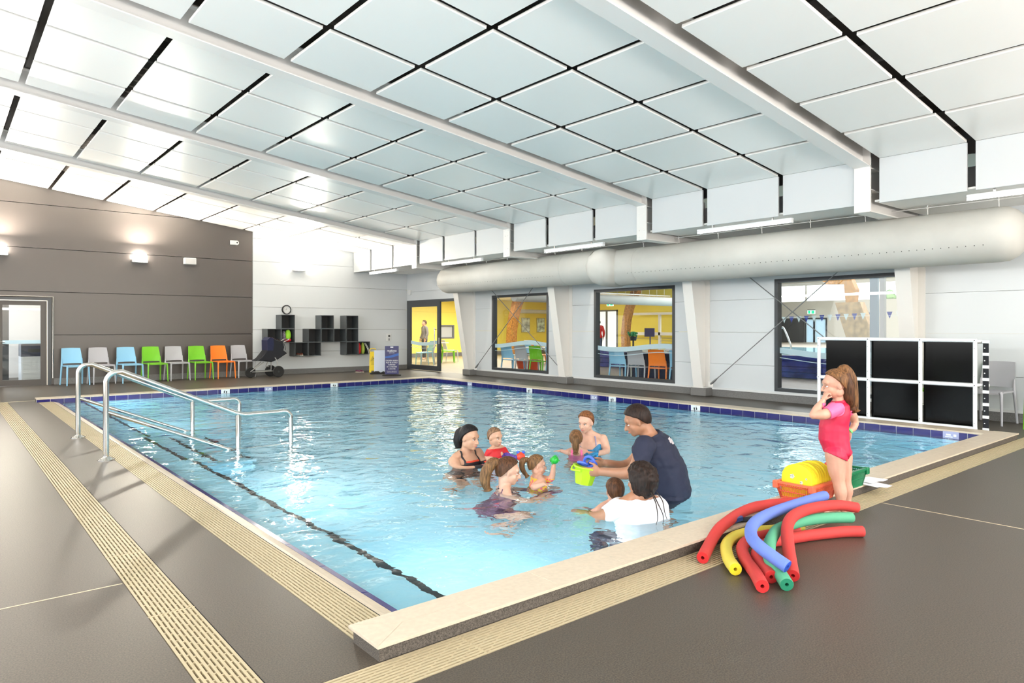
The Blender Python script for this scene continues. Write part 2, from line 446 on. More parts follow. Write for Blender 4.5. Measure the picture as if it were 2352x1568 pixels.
for q in (rf, gl, fr): l_.new(bp.outputs['Normal'], q.inputs['Normal'])
l_.new(fr.outputs[0], mx.inputs[0]); l_.new(rf.outputs[0], mx.inputs[1]); l_.new(gl.outputs[0], mx.inputs[2]); l_.new(mx.outputs[0], out.inputs[0])
wa = MB(); NX, NY = 60, 90
for j in range(NY + 1):
    for i in range(NX + 1):
        xx = 1.645 + (XP1 - 1.645) * i / NX; yy = YP0 + (YP1 - YP0) * j / NY
        wa.v.append((xx, yy, ZW + 0.007 * mnoise.noise((xx * 1.1, yy * 1.1, 0)) * min(1, (xx - 1.645) * 3)))
wa.f = [(j * (NX + 1) + i, j * (NX + 1) + i + 1, (j + 1) * (NX + 1) + i + 1, (j + 1) * (NX + 1) + i) for j in range(NY) for i in range(NX)]
water = wa.build('pool_water', M_water, smooth=80)
if water.data.polygons[0].normal.z < 0: water.data.flip_normals()
tag(water, 'rippled clear blue water filling the pool', 'water', kind='stuff')

# ---- far wall (grey left of x=6.508, white right of it)
def wall_bands(parent, u0, u1, seams, holes, thick, axis, at, m, gap=0.006):
    for za, zb in zip(seams, seams[1:]):
        g = MB()
        for (a, b, c, d) in rects_minus(u0, u1, za + gap / 2, zb - gap / 2, holes):
            if axis == 'Y': g.box(a, b, at, at + thick, c, d)
            else: g.box(at, at + thick, a, b, c, d)
        if g.v: g.build('wall_panel', m, parent)
wf = struct('wall_far')
doorL = (0.88, 1.965, 0, 1.975)
wall_bands(wf, XL, 6.508, [0, 1.13, 2.11, 3.09, 4.08, 5.6], [doorL], 0.10, 'Y', YW, M_wallgrey, 0.012)
wall_bands(wf, 6.512, XW, [0, 0.62, 1.24, 1.86, 2.48, 3.1, 3.72, 4.4], [], 0.10, 'Y', YW - 0.004, M_white)
g = MB()
for (a, b, c, d) in rects_minus(XL, XW, 0, 5.6, [doorL]): g.box(a, b, YW + 0.105, YW + 0.16, c, d)
g.build('backing', M_dark, wf)
bb = struct('baseboard_far')
MB().box(2.02, XW, YW - 0.016, YW, 0, 0.14).build('cove', M_base, bb); MB().box(XL, 0.83, YW - 0.016, YW, 0, 0.14).build('cove', M_base, bb)

# ---- window wall
WINS = [(12.21, 14.42), (8.49, 10.70), (4.06, 6.35)]
holes = [(a, b, 0.18, 2.15) for a, b in WINS] + [(15.5, 18.74, 0, 2.14)]
ww = struct('wall_window_side')
wall_bands(ww, YB, YW, [0, 0.62, 1.215, 1.81, 2.41, 3.0, 3.6], holes, 0.12, 'X', XW, M_white, 0.004)
bb = struct('baseboard_window_side')
MB().prism([(XW, 0), (XW - 0.02, 0), (XW - 0.02, 0.125), (XW, 0.13)], YB, 15.3, 'Y').build('cove', M_base, bb)
MB().box(XW - 0.03, XW, YB, 15.0, 0.13, 0.165).build('ledge', M_whitep, bb)
# unseen walls with openings assumed for the added daylight
wl = struct('wall_side'); hs = [(-2.0, 13.0, 0.5, 3.9)]
g = MB()
for (a, b, c, d) in rects_minus(YB, YW + .1, 0, 5.6, hs): g.box(XL - 0.12, XL, a, b, c, d)
g.build('wall_panel', M_white, wl)
wr = struct('wall_rear'); g = MB()
for (a, b, c, d) in rects_minus(XL, XW, 0, 5.6, [(-3.5, 9.5, 0.4, 3.6)]): g.box(a, b, YB - 0.12, YB, c, d)
g.build('wall_panel', M_white, wr)

# ---- windows
def window(n, y0, y1, z0=0.18, z1=2.15):
    w = struct('window_%d' % n, loc=(XW, y0, z0)); fw = 0.062; g = MB()
    xa, xb = XW - 0.012, XW + 0.125
    g.box(xa, xb, y0, y0 + fw, z0, z1); g.box(xa, xb, y1 - fw, y1, z0, z1); g.box(xa, xb, y0 + fw, y1 - fw, z0, z0 + fw); g.box(xa, xb, y0 + fw, y1 - fw, z1 - fw, z1)
    g.build('window_frame', M_char, w)
    MB().box(XW + 0.05, XW + 0.058, y0 + fw, y1 - fw, z0 + fw, z1 - fw).build('pane', M_glass, w)
    return w
def wave_film(parent, y0, y1, zc_, ph, x=XW + 0.044, amp=0.05, name='frosted_wave'):
    for (dz, th, nm) in ((0, 0.10, name), (-0.085, 0.012, 'thin_wave')):
        g = MB(); N = 40; vs = []; fs = []
        for i in range(N + 1):
            y = y0 + (y1 - y0) * i / N; z = zc_ + dz + amp * math.sin((y + ph) * 2.3)
            vs += [(x, y, z), (x, y, z + th), (x + 0.002, y, z), (x + 0.002, y, z + th)]
        for i in range(N):
            a = i * 4; fs += [(a, a + 1, a + 5, a + 4), (a + 2, a + 6, a + 7, a + 3)]
        g.add(vs, fs); g.build(nm, M_frost, parent)
for i, (a, b) in enumerate(WINS):
    w = window(i + 1, a, b); wave_film(w, a + 0.07, b - 0.07, 0.82, (1.4, 0.1, 2.2)[i])
# sliding door leaf: closed over the left part, opening on the right
dr = struct('door_2', loc=(XW, 15.6, 0))
g = MB(); xa, xb = XW - 0.012, XW + 0.12
g.box(xa, xb, 15.5, 18.74, 2.06, 2.14); g.box(xa, xb, 18.66, 18.74, 0, 2.06); g.box(xa, xb, 15.5, 15.56, 0, 2.06)
g.build('door_frame', M_char, dr)
g = MB(); xa, xb = XW - 0.03, XW + 0.02; fw = 0.15
g.box(xa, xb, 16.86, 18.66, 1.93, 2.07); g.box(xa, xb, 16.86, 18.66, 0.012, 0.16); g.box(xa, xb, 16.86, 16.86 + fw, 0.16, 1.93); g.box(xa, xb, 18.51, 18.66, 0.16, 1.93)
lf = g.build('door_leaf', M_char, dr)
MB().box(XW - 0.006, XW + 0.002, 17.01, 18.51, 0.16, 1.93).build('pane', M_glass, lf)
wave_film(lf, 17.02, 18.5, 0.80, 0.6, x=XW - 0.012)
M_chrome = mat('stainless_steel', (0.62, 0.60, 0.57), rough=0.16, metal=1.0)
g = MB(); g.tube([(XW - 0.09, 17.06, 0.70), (XW - 0.09, 17.06, 1.30)], 0.016, 10)
g.tube([(XW - 0.09, 17.06, 0.76), (XW - 0.02, 17.06, 0.76)], 0.010, 8); g.tube([(XW - 0.09, 17.06, 1.24), (XW - 0.02, 17.06, 1.24)], 0.010, 8)
g.build('door_handle', M_chrome, lf, smooth=True)
MB().box(XW - 0.035, XW - 0.028, 16.89, 16.925, 0.82, 1.0).build('lock_plate', M_whitep, lf)

# ---- glazed door in the grey wall, with the office behind it
d1 = struct('door_1', loc=(1.42, YW, 0))
g = MB(); ya, yb = YW - 0.03, YW + 0.12
g.box(0.88, 0.955, ya, yb, 0, 1.975); g.box(1.89, 1.965, ya, yb, 0, 1.975); g.box(0.955, 1.89, ya, yb, 1.90, 1.975)
g.build('door_frame', M_char, d1)
M_alu = mat('pale_aluminium', (0.62, 0.58, 0.52), rough=0.3, metal=0.6)
g = MB(); g.box(0.952, 0.967, ya - 0.004, ya, 0, 1.915); g.box(1.878, 1.893, ya - 0.004, ya, 0, 1.915); g.box(0.952, 1.893, ya - 0.004, ya, 1.90, 1.915)
g.build('frame_bead', M_alu, d1)
M_doorbrown = mat('bronze_leaf', (0.055, 0.047, 0.042), rough=0.35)
g = MB(); ya, yb = YW - 0.012, YW + 0.035
g.box(0.968, 1.07, ya, yb, 0.01, 1.895); g.box(1.765, 1.877, ya, yb, 0.01, 1.895); g.box(1.07, 1.765, ya, yb, 1.80, 1.895); g.box(1.07, 1.765, ya, yb, 0.01, 0.135)
lf = g.build('door_leaf', M_doorbrown, d1)
MB().box(1.07, 1.765, YW + 0.008, YW + 0.014, 0.135, 1.80).build('pane', M_glass, lf)
g = MB(); g.box(1.07, 1.765, YW + 0.003, YW + 0.005, 0.94, 1.02); g.build('frosted_band', M_frost, lf)
g = MB(); g.bbox(1.003, 1.028, ya - 0.012, ya, 1.14, 1.27, 0.004); g.bbox(1.0, 1.03, ya - 0.012, ya, 0.93, 1.08, 0.004); g.tube([(1.015, ya - 0.012, 0.985), (1.015, ya - 0.05, 0.985), (1.11, ya - 0.05, 0.985)], 0.009, 8)
g.build('door_handle', M_chrome, lf, smooth=True)
g = MB(); g.tube([(1.995, YW - 0.03, 0.15), (1.995, YW - 0.03, 2.0), (0.85, YW - 0.03, 2.0)], 0.018, 8); g.build('door_rail', M_chrome, d1, smooth=True)

# ---- portal frames: sloping rafter, end plate, haunch, tapered column
FR = [0.32, 4.04, 7.78, 11.50, 15.26]
def portal(y, lab):
    t = thing('portal_frame', lab, 'beam', (XW, y, 0), 'white steel portal frames')
    w = 0.105
    x0 = XL; zb = lambda x: zc(x) - 0.10
    g = MB()                                    # rafter: bottom flange, web
    for (za, zt, hw) in ((0, 0.012, w), (0.012, 0.34, 0.006), (0.34, 0.352, w)):
        vs = []
        for x in (x0, 9.45):
            vs += [(x, y - hw, zb(x) + za), (x, y + hw, zb(x) + za), (x, y + hw, zb(x) + zt), (x, y - hw, zb(x) + zt)]
        g.add(vs, [(0, 1, 2, 3), (7, 6, 5, 4), (0, 4, 5, 1), (1, 5, 6, 2), (2, 6, 7, 3), (3, 7, 4, 0)])
    g.build('rafter', M_steelw, t)
    g = MB(); g.box(9.43, 9.455, y - w, y + w, 2.83, 3.78); g.build('end_plate', M_steelw, t)
    g = MB()
    for z in (2.88, 3.0, 3.28, 3.40):
        for dy in (-0.05, 0.05): g.lathe([(0.012, 9.422), (0.012, 9.43)], (0, y + dy, z), 6, 'X')
    g.build('plate_bolt', M_steelw, t)
    g = MB()                                    # haunch beam to the wall
    g.box(9.455, XW, y - w, y + w, 2.83, 2.845); g.box(9.455, XW, y - 0.006, y + 0.006, 2.845, 3.7)
    for z in (3.12, 3.40): g.box(9.455, 9.75, y - w, y - 0.006, z, z + 0.012)
    g.build('haunch', M_steelw, t)
    g = MB()                                    # tapered column
    g.add([(11.10, y - w, 0.13), (11.10, y + w, 0.13), (10.62, y + w, 2.83), (10.62, y - w, 2.83), (11.115, y - w, 0.13), (11.115, y + w, 0.13), (10.635, y + w, 2.83), (10.635, y - w, 2.83)],
          [(0, 1, 2, 3), (7, 6, 5, 4), (0, 4, 5, 1), (1, 5, 6, 2), (2, 6, 7, 3), (3, 7, 4, 0)])
    g.add([(11.11, y - .006, 0.13), (11.11, y + .006, 0.13), (10.63, y + .006, 2.83), (10.63, y - .006, 2.83), (XW, y - .006, 0.13), (XW, y + .006, 0.13), (XW, y + .006, 2.83), (XW, y - .006, 2.83)],
          [(0, 1, 2, 3), (7, 6, 5, 4), (0, 4, 5, 1), (1, 5, 6, 2), (2, 6, 7, 3), (3, 7, 4, 0)])
    g.box(XW - 0.014, XW, y - w, y + w, 0.13, 2.83)
    g.build('column', M_steelw, t)
    g = MB(); g.bbox(11.08, XW, y - 0.17, y + 0.17, 0, 0.155, 0.012); g.build('plinth', M_base, t)
    g = MB(); g.bbox(11.09, 11.3, y - 0.13, y + 0.13, 0.155, 0.17, 0.003)
    for dy in (-0.09, 0.09): g.lathe([(0.014, 0.17), (0.014, 0.195), (0.007, 0.2), (0.007, 0.215)], (11.12, y + dy, 0), 6)
    g.build('foot_plate', M_steelw, t, smooth=30)
for y, s in zip(FR, ('white steel portal frame nearest the camera overhead', 'white steel portal frame beside the window behind the black mesh screens',
                     'white steel portal frame between the middle and right windows', 'white steel portal frame between the two yellow-room windows',
                     'white steel portal frame beside the open sliding door')):
    portal(y, s)

# ---- ceiling: roof sheet above, suspended panels below
ce = struct('ceiling')
g = MB(); N = 150; vs = []; fs = []
for i in range(N + 1):
    y = YB + (YW - YB) * i / N; dz = 0.03 * (i % 2)
    vs += [(XL, y, zc(XL) + 0.48 + dz), (XW, y, zc(XW) + 0.48 + dz)]
for i in range(N): fs.append((2 * i, 2 * i + 1, 2 * i + 3, 2 * i + 2))
g.add(vs, fs); g.build('roof_sheet', M_roof, ce)
M_purlin = mat('purlin_grey', (0.22, 0.21, 0.20), rough=0.5)
x = XL + 0.5
while x < 11.2:
    MB().box(x, x + 0.06, YB, YW, zc(x) + 0.26, zc(x) + 0.46).build('purlin', M_purlin, ce); x += 1.08
GX = 0.075
def panel_mesh(L, W, th=0.035):
    g = MB(); g.bbox(0, L, 0, W, 0, th, 0.004)
    g.mats = [M_ceil]; g.mi = [0] * len(g.f); return g.mesh('ceiling_panel')
sl = math.atan(S); PL = (1.0815 - GX) / math.cos(sl)
cache = {}
def place_panel(x1, ya, yb):
    """panel whose low edge is at x1"""
    W = round(yb - ya, 3)
    if W not in cache: cache[W] = panel_mesh(PL, W)
    xs = x1 - (1.0815 - GX)
    link_mesh('ceiling_panel', cache[W], ce, (xs, ya, zc(xs)), (0, sl, 0))
bays = [(-3.42, 0.32)] + list(zip(FR, FR[1:])) + [(15.26, YW)]
for bi, (a, b) in enumerate(bays):
    if bi == len(bays) - 1: spans = [(a + 0.02, a + 1.12), (a + 1.20, a + 2.36), (a + 2.44, YW - 0.03)]
    else: spans = [(a + 0.06, a + 1.14), (a + 1.215, a + 2.43), (a + 2.52, b - 0.20)]
    for k in range(14):
        x1 = 9.47 - 1.0815 * k
        if bi == 0 and x1 < 3.0: continue
        for (c, d) in spans: place_panel(x1, c, d)
    if bi == 0: continue
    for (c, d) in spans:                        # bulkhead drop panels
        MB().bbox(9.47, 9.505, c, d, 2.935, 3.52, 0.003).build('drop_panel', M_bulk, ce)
# soffit under the haunches
for (a, b) in bays[1:]:
    for (xa, xb) in ((9.53, 10.40), (10.43, XW)):
        for (ya, yb) in ((a + 0.12, (a + b) / 2 - 0.02), ((a + b) / 2 + 0.02, b - 0.12)):
            MB().box(xa, xb, ya, yb, 2.965, 2.99).build('soffit_panel', M_ceil, ce)
# ================================================================ things around the pool
def plas(name, c, rough=0.38): return mat(name, c, rough=rough, bump=(250, 0.02))
C_blue = plas('plastic_pale_blue', (0.26, 0.53, 0.74)); C_grey = plas('plastic_grey', (0.42, 0.42, 0.45))
C_green = plas('plastic_green', (0.17, 0.50, 0.02)); C_orange = plas('plastic_orange', (0.90, 0.21, 0.015))

# ---- moulded cafe chair
def make_chair(m, label, group):
    t = thing('plastic_chair', label, 'chair', (0, 0, 0), group)
    w = 0.205
    # seat: slightly dished sheet with rolled front, faces -Y
    g = MB(); N, K = 8, 8; vs = []; fs = []
    for s_ in (0, 1):
        for i in range(N + 1):
            for j in range(K + 1):
                u = -1 + 2 * i / N; v = j / K
                x = u * (w + 0.012 * (1 - v)); y = -0.225 + 0.43 * v
                z = 0.445 - 0.012 * (1 - u * u) * (1 - (2 * v - 1) ** 4) - 0.02 * max(0, 0.25 - v) * 4 * 0.7 - 0.022 * s_
                vs.append((x, y, z))
    n1 = (N + 1) * (K + 1)
    for i in range(N):
        for j in range(K):
            a = i * (K + 1) + j; fs += [(a, a + 1, a + K + 2, a + K + 1), (n1 + a, n1 + a + K + 1, n1 + a + K + 2, n1 + a + 1)]
    edge = [i * (K + 1) for i in range(N + 1)] + [N * (K + 1) + j for j in range(1, K + 1)] + [i * (K + 1) + K for i in range(N - 1, -1, -1)] + [j for j in range(K - 1, 0, -1)]
    for a, b in zip(edge, edge[1:] + edge[:1]): fs.append((a, b, b + n1, a + n1))
    g.add(vs, fs); g.build('seat', m, t, smooth=50)
    # backrest: curved panel leaning back, its two edges run down into the rear legs
    g = MB(); N, K = 10, 8; vs = []; fs = []
    for s_ in (0, 1):
        for i in range(N + 1):
            for j in range(K + 1):
                u = -1 + 2 * i / N; v = j / K
                z = 0.485 + 0.35 * v - 0.006 * u * u; ww = w + 0.004 - 0.022 * v * v
                y = 0.205 + 0.075 * v ** 1.3 + 0.030 * (1 - u * u) + 0.014 * s_
                vs.append((u * ww, y, z))
    n1 = (N + 1) * (K + 1)
    for i in range(N):
        for j in range(K):
            a = i * (K + 1) + j; fs += [(a, a + 1, a + K + 2, a + K + 1), (n1 + a, n1 + a + K + 1, n1 + a + K + 2, n1 + a + 1)]
    edge = [i * (K + 1) for i in range(N + 1)] + [N * (K + 1) + j for j in range(1, K + 1)] + [i * (K + 1) + K for i in range(N - 1, -1, -1)] + [j for j in range(K - 1, 0, -1)]
    for a, b in zip(edge, edge[1:] + edge[:1]): fs.append((a, b, b + n1, a + n1))
    g.add(vs, fs); g.build('backrest', m, t, smooth=50)
    for sx in (-1, 1):
        g = MB(); g.tube([(sx * 0.200, -0.205, 0.44), (sx * 0.212, -0.212, 0.40), (sx * 0.225, -0.235, 0.0)], [0.027, 0.023, 0.015], 8, sq=(1, 0.9)); g.build('leg', m, t, smooth=50)
        g = MB(); g.tube([(sx * 0.203, 0.215, 0.60), (sx * 0.204, 0.205, 0.50), (sx * 0.208, 0.20, 0.42), (sx * 0.222, 0.255, 0.0)], [0.010, 0.017, 0.022, 0.015], 8, sq=(0.9, 1)); g.build('leg', m, t, smooth=50)
    return t
CH = {}
def chair(m, x, y, rz, label, group='moulded plastic chairs'):
    if m.name not in CH:
        CH[m.name] = make_chair(m, label, group); c = CH[m.name]
    else: c = copy_tree(CH[m.name])
    c.location = (x, y, 0); c.rotation_euler = (0, 0, R(rz)); tag(c, label, 'chair', group); return c
chair(C_blue, 2.37, 18.31, 9, 'pale blue plastic chair nearest the glazed door in the grey wall')
chair(C_grey, 2.90, 18.36, 7, 'grey plastic chair between the first two pale blue chairs on the wall')
chair(C_blue, 3.47, 18.30, 8, 'second pale blue chair from the glazed door, left of a green chair')
chair(C_green, 4.01, 18.32, 7, 'green plastic chair between a pale blue and a grey chair')
chair(C_grey, 4.53, 18.38, 6, 'grey plastic chair between the two green chairs against the grey wall')
chair(C_green, 5.06, 18.32, 7, 'green plastic chair between a grey and the orange chair against the wall')
chair(C_orange, 5.60, 18.32, 8, 'orange plastic chair in the row against the grey wall')
chair(C_grey, 6.12, 18.36, 8, 'grey plastic chair beside the stroller at the end of the row')
chair(C_grey, 11.0, 3.02, -96, 'grey plastic chair beside the black mesh screens')
chair(C_green, 10.85, 2.31, -95, 'green plastic chair cut by the right edge of the picture')
chair(C_green, 10.75, 3.55, -90, 'green plastic chair seen dimly through the black mesh screens')

# ---- storage cubes on the far wall
M_cube = mat('cube_slate', (0.062, 0.072, 0.078), rough=0.45)
M_cubein = mat('cube_inside', (0.028, 0.030, 0.032), rough=0.6)
cxs = lambda k: 6.76 + 0.3825 * k
czs = {'low': 0.508, 'middle': 0.889, 'top': 1.270}
cells = [('top', 1, 'under the clock'), ('top', 4, 'alone above the middle of the row'), ('top', 6, 'above the right end of the row'),
         ('middle', 0, 'behind the stroller handle, left end'), ('middle', 1, 'holding the lime and red bag'), ('middle', 3, 'empty, left end of the right cluster'),
         ('middle', 4, 'empty, second in the right cluster'), ('middle', 5, 'empty, third in the right cluster'), ('middle', 6, 'empty, right end of the middle row'),
         ('low', 0, 'behind the stroller hood'), ('low', 2, 'holding a pair of shoes'), ('low', 3, 'empty, right of the shoes'),
         ('low', 6, 'empty, left of the red bag'), ('low', 7, 'holding the red bag and the lime backpack')]
for row, k, txt in cells:
    x0, z0 = cxs(k), czs[row]; x1, z1 = x0 + 0.3805, z0 + 0.379; y0, y1 = 18.35, YW - 0.006; th = 0.016
    t = thing('storage_cube', 'dark slate wall cube in the %s row, %s' % (row, txt), 'cube shelf', (x0, y0, z0), 'open cube shelves on the white wall')
    g = MB(); g.box(x0, x1, y0, y1, z0, z0 + th); g.box(x0, x1, y0, y1, z1 - th, z1); g.box(x0, x0 + th, y0, y1, z0 + th, z1 - th); g.box(x1 - th, x1, y0, y1, z0 + th, z1 - th)
    g.build('cube_body', M_cube, t)
    MB().box(x0 + th, x1 - th, y1 - 0.008, y1, z0 + th, z1 - th).build('back_panel', M_cubein, t)

# ---- clock
t = thing('wall_clock', 'round white wall clock with black rim above the cubes', 'clock', (7.433, YW - 0.03, 1.797))
g = MB(); g.lathe([(0.105, -0.0), (0.108, -0.045), (0.125, -0.045), (0.130, -0.03), (0.130, 0.012), (0.105, 0.012)], (7.433, YW - 0.018, 1.797), 32, 'Y'); g.build('rim', M_black, t, smooth=30)
g = MB(); g.lathe([(0.106, 0), (0.106, 0.006)], (7.433, YW - 0.035, 1.797), 32, 'Y'); g.build('dial', M_whitep, t)
g = MB()
for k in range(12):
    a = k * PI / 6; M = Matrix.Translation((7.433, YW - 0.037, 1.797)) @ Matrix.Rotation(a, 4, 'Y'); g.box(-0.003, 0.003, -0.001, 0.0, 0.082, 0.098, M)
g.build('hour_mark', M_black, t)
for a, L, w_ in ((0, 0.05, 0.005), (-90, 0.04, 0.004)):
    M = Matrix.Translation((7.433, YW - 0.040, 1.797)) @ Matrix.Rotation(R(a), 4, 'Y'); MB().box(-w_ / 2, w_ / 2, -0.001, 0.001, -0.01, L, M).build('hand', M_black, t)

# ---- bags, shoes in the cubes
def blob_mesh(fn, n=16, m=10):
    g = MB()
    for i in range(m + 1):
        for j in range(n): g.v.append(fn(2 * PI * j / n, i / m))
    for i in range(m):
        for j in range(n): g.f.append((i * n + j, (i + 1) * n + j, (i + 1) * n + (j + 1) % n, i * n + (j + 1) % n)); g.mi.append(0)
    return g
def bag(x, y, z, sx, sy, sz, m, taper=0.75, fold=0.05, seed=0):
    def f(a, v):
        prof = math.sin(PI * min(1, max(0, v * 0.94 + 0.03))) ** 0.35 * (1 - (1 - taper) * v)
        ca, sa = math.cos(a), math.sin(a)
        r = (abs(ca) ** 3 + abs(sa) ** 3) ** (-1 / 3) * prof * (1 + fold * math.sin(5 * a + 7 * v + seed))
        return (x + ca * r * sx / 2, y + sa * r * sy / 2, z + v * sz)
    return blob_mesh(f)
M_lime = mat('lime_fabric', (0.32, 0.70, 0.04), rough=0.8); M_redf = mat('red_fabric', (0.62, 0.02, 0.03), rough=0.8)
M_darkf = mat('dark_fabric', (0.012, 0.013, 0.018), rough=0.85); M_patf = mat('mottled_fabric', (0.25, 0.22, 0.27), rough=0.8, noise=(60, 0.9, 2))
M_navy = mat('navy_fabric', (0.012, 0.016, 0.055), rough=0.8)
t = thing('swim_bag', 'lime green bag with red base and grey side in a wall cube', 'bag', (7.36, 18.5, 0.905))
bag(7.385, 18.50, 0.955, 0.17, 0.2, 0.28, M_lime, 0.8).build('front_panel', M_lime, t, smooth=60)
bag(7.375, 18.51, 0.906, 0.20, 0.22, 0.10, M_redf, 0.9).build('base', M_redf, t, smooth=60)
bag(7.27, 18.53, 0.93, 0.12, 0.2, 0.28, M_patf, 0.7, seed=2).build('side_pocket', M_patf, t, smooth=60)
g = MB(); g.tube(arc((7.36, 1.17), 0.07, 0, PI, 8, 'XZ', 18.5), 0.010, 6); g.build('strap', M_darkf, t, smooth=True)
t = thing('drawstring_bag', 'red fabric bag in the lowest right wall cube', 'bag', (9.52, 18.5, 0.525))
bag(9.525, 18.5, 0.526, 0.12, 0.22, 0.32, M_redf, 0.6, 0.08).build('bag_body', M_redf, t, smooth=60)
t = thing('backpack', 'lime backpack with dangling pale straps in the lowest right cube', 'bag', (9.65, 18.5, 0.525))
bag(9.65, 18.5, 0.526, 0.12, 0.24, 0.33, M_lime, 0.55, 0.06, 1).build('bag_body', mat('olive_lime_fabric', (0.36, 0.50, 0.08), rough=0.8), t, smooth=60)
M_strap = mat('pale_strap', (0.55, 0.55, 0.5), rough=0.7)
for dx in (0, 0.035):
    g = MB(); g.tube(smooth_path([(9.67 + dx, 18.42, 0.84), (9.73 + dx, 18.33, 0.66), (9.77 + dx, 18.30, 0.46), (9.75 + dx, 18.31, 0.22)], 5), 0.008, 6); g.build('strap', M_strap, t, smooth=True)
def shoe(t, x, y, z, rz, m, sole, L=0.17):
    M = Matrix.Translation((x, y, z)) @ Matrix.Rotation(R(rz), 4, 'Z')
    g = MB(); pl = [(-L / 2 + L * 0.5 * (1 - math.cos(PI * i / 8)), 0.032 * math.sin(PI * (i + 0.6) / 9.2) ** 0.6) for i in range(9)]
    poly = [(a, b) for a, b in pl] + [(a, -b) for a, b in pl[::-1]]
    g.prism(poly, 0, 0.018, 'Z', M); g.build('sole', sole, t)
    g = MB(); vs = []
    g.tube([M @ Vector(p) for p in ((-L * .46, 0, .035), (-L * .3, 0, .05), (0, 0, .042), (L * .25, 0, .03), (L * .46, 0, .024))], [0.026, 0.034, 0.031, 0.026, 0.014], 10, sq=(1, 0.75)); g.build('upper', m, t, smooth=True)
M_shoe = mat('brown_shoe', (0.16, 0.045, 0.03), rough=0.6); M_cream = mat('cream_rubber', (0.6, 0.56, 0.48), rough=0.6)
for i, (dx, rz, lab) in enumerate(((0.0, -70, 'left brown shoe with cream sole inside a low wall cube'), (0.085, -100, 'right brown shoe with cream sole inside a low wall cube'))):
    t = thing('shoe', lab, 'shoe', (7.68 + dx, 18.46, 0.525), 'shoes in the wall cube'); shoe(t, 7.68 + dx, 18.46, 0.525, rz, M_shoe, M_cream)
M_sandal = mat('maroon_sandal', (0.12, 0.02, 0.06), rough=0.5)
for dx, rz, lab in ((0, -60, 'dark red sandal on the floor beside the yellow sign, left one'), (0.10, -85, 'dark red sandal on the floor beside the yellow sign, right one')):
    t = thing('shoe', lab, 'shoe', (9.37 + dx, 18.2, 0.0), 'sandals on the floor'); shoe(t, 9.37 + dx, 18.2, 0.0, rz, M_sandal, M_cream, 0.2)

# ---- stroller (three wheels, front wheel to the left)
t = thing('stroller', 'black three-wheeled stroller with pink lining parked by the cubes', 'stroller', (6.55, 17.95, 0))
M_tyre = mat('tyre_rubber', (0.012, 0.012, 0.012), rough=0.7); M_alutube = mat('brushed_tube', (0.55, 0.54, 0.52), rough=0.3, metal=0.8)
def wheel(x, y, r):
    g = MB(); g.lathe([(r * 0.70, -0.02), (r * 0.9, -0.024), (r, -0.01), (r, 0.01), (r * 0.9, 0.024), (r * 0.70, 0.02)], (x, y, r), 24, 'Y'); w = g.build('wheel', M_tyre, t, smooth=40)
    g = MB(); g.lathe([(0.025, -0.03), (0.025, 0.03)], (x, y, r), 12, 'Y')
    for k in range(5):
        M = Matrix.Translation((x, y, r)) @ Matrix.Rotation(k * 2 * PI / 5, 4, 'Y'); g.box(-0.012, 0.012, -0.01, 0.01, 0.02, r * 0.74, M)
    g.lathe([(r * 0.66, -0.016), (r * 0.72, -0.018), (r * 0.72, 0.018), (r * 0.66, 0.016)], (x, y, r), 24, 'Y')
    h = g.build('spokes', mat('wheel_black', (0.03, 0.03, 0.032), rough=0.4), None, org=(0, 0, 0)); h.parent = w; h.data.transform(Matrix.Translation((-6.55, -17.95, 0)))
wheel(6.20, 18.02, 0.135); wheel(6.82, 17.72, 0.15); wheel(6.80, 18.22, 0.15)
g = MB(); g.tube([(6.19, 17.98, 0.16), (6.50, 17.90, 0.40)], 0.011, 8); g.tube([(6.21, 18.06, 0.16), (6.50, 18.10, 0.40)], 0.011, 8)
g.tube([(6.22, 17.94, 0.15), (6.80, 17.76, 0.17)], 0.011, 8); g.tube([(6.22, 18.06, 0.15), (6.80, 18.18, 0.17)], 0.011, 8)
g.tube([(6.70, 17.80, 0.60), (6.80, 17.76, 0.43), (6.81, 17.76, 0.18)], 0.013, 8); g.tube([(6.70, 18.14, 0.60), (6.80, 18.18, 0.43), (6.80, 18.18, 0.18)], 0.013, 8)
g.tube([(6.81, 17.74, 0.15), (6.80, 18.2, 0.15)], 0.01, 8)
g.tube([(6.62, 17.85, 0.28), (6.62, 18.08, 0.28), (6.66, 18.05, 0.40)], 0.008, 6)
g.build('frame', M_alutube, t, smooth=True)
g = MB()                                       # seat shell and hood: side outline extruded in slices
sec = [(6.30, 0.45), (6.38, 0.50), (6.56, 0.72), (6.56, 0.98), (6.63, 1.04), (6.78, 1.00), (6.97, 0.93), (7.0, 0.78), (6.98, 0.70), (7.08, 0.62), (6.92, 0.52), (6.82, 0.46), (6.66, 0.40), (6.50, 0.43), (6.36, 0.44)]
cx = sum(p[0] for p in sec) / len(sec); cz = sum(p[1] for p in sec) / len(sec); k = len(sec); vs = []
for (yy, sc_) in ((17.77, 0.90), (17.79, 1.0), (18.15, 1.0), (18.17, 0.90)): vs += [(cx + (a - cx) * sc_, yy, cz + (b - cz) * sc_) for a, b in sec]
fs = [tuple(range(k))[::-1], tuple(range(3 * k, 4 * k))]
for q in range(3): fs += [(q * k + i, q * k + (i + 1) % k, (q + 1) * k + (i + 1) % k, (q + 1) * k + i) for i in range(k)]
g.add(vs, fs); g.build('seat_shell', M_darkf, t, smooth=30)
g = MB(); g.prism([(6.55, 0.70), (6.545, 0.97), (6.62, 1.045), (6.71, 1.025), (6.72, 0.86), (6.70, 0.70)], 17.765, 18.175, 'Y'); g.build('hood', M_navy, t)
g = MB(); P = []
for i in range(9):
    for j in range(5): P.append((6.66 + 0.032 * i, 17.80 + 0.085 * j, 1.035 - 0.010 * i + 0.016 * math.sin(i * 2.1 + j * 1.7)))
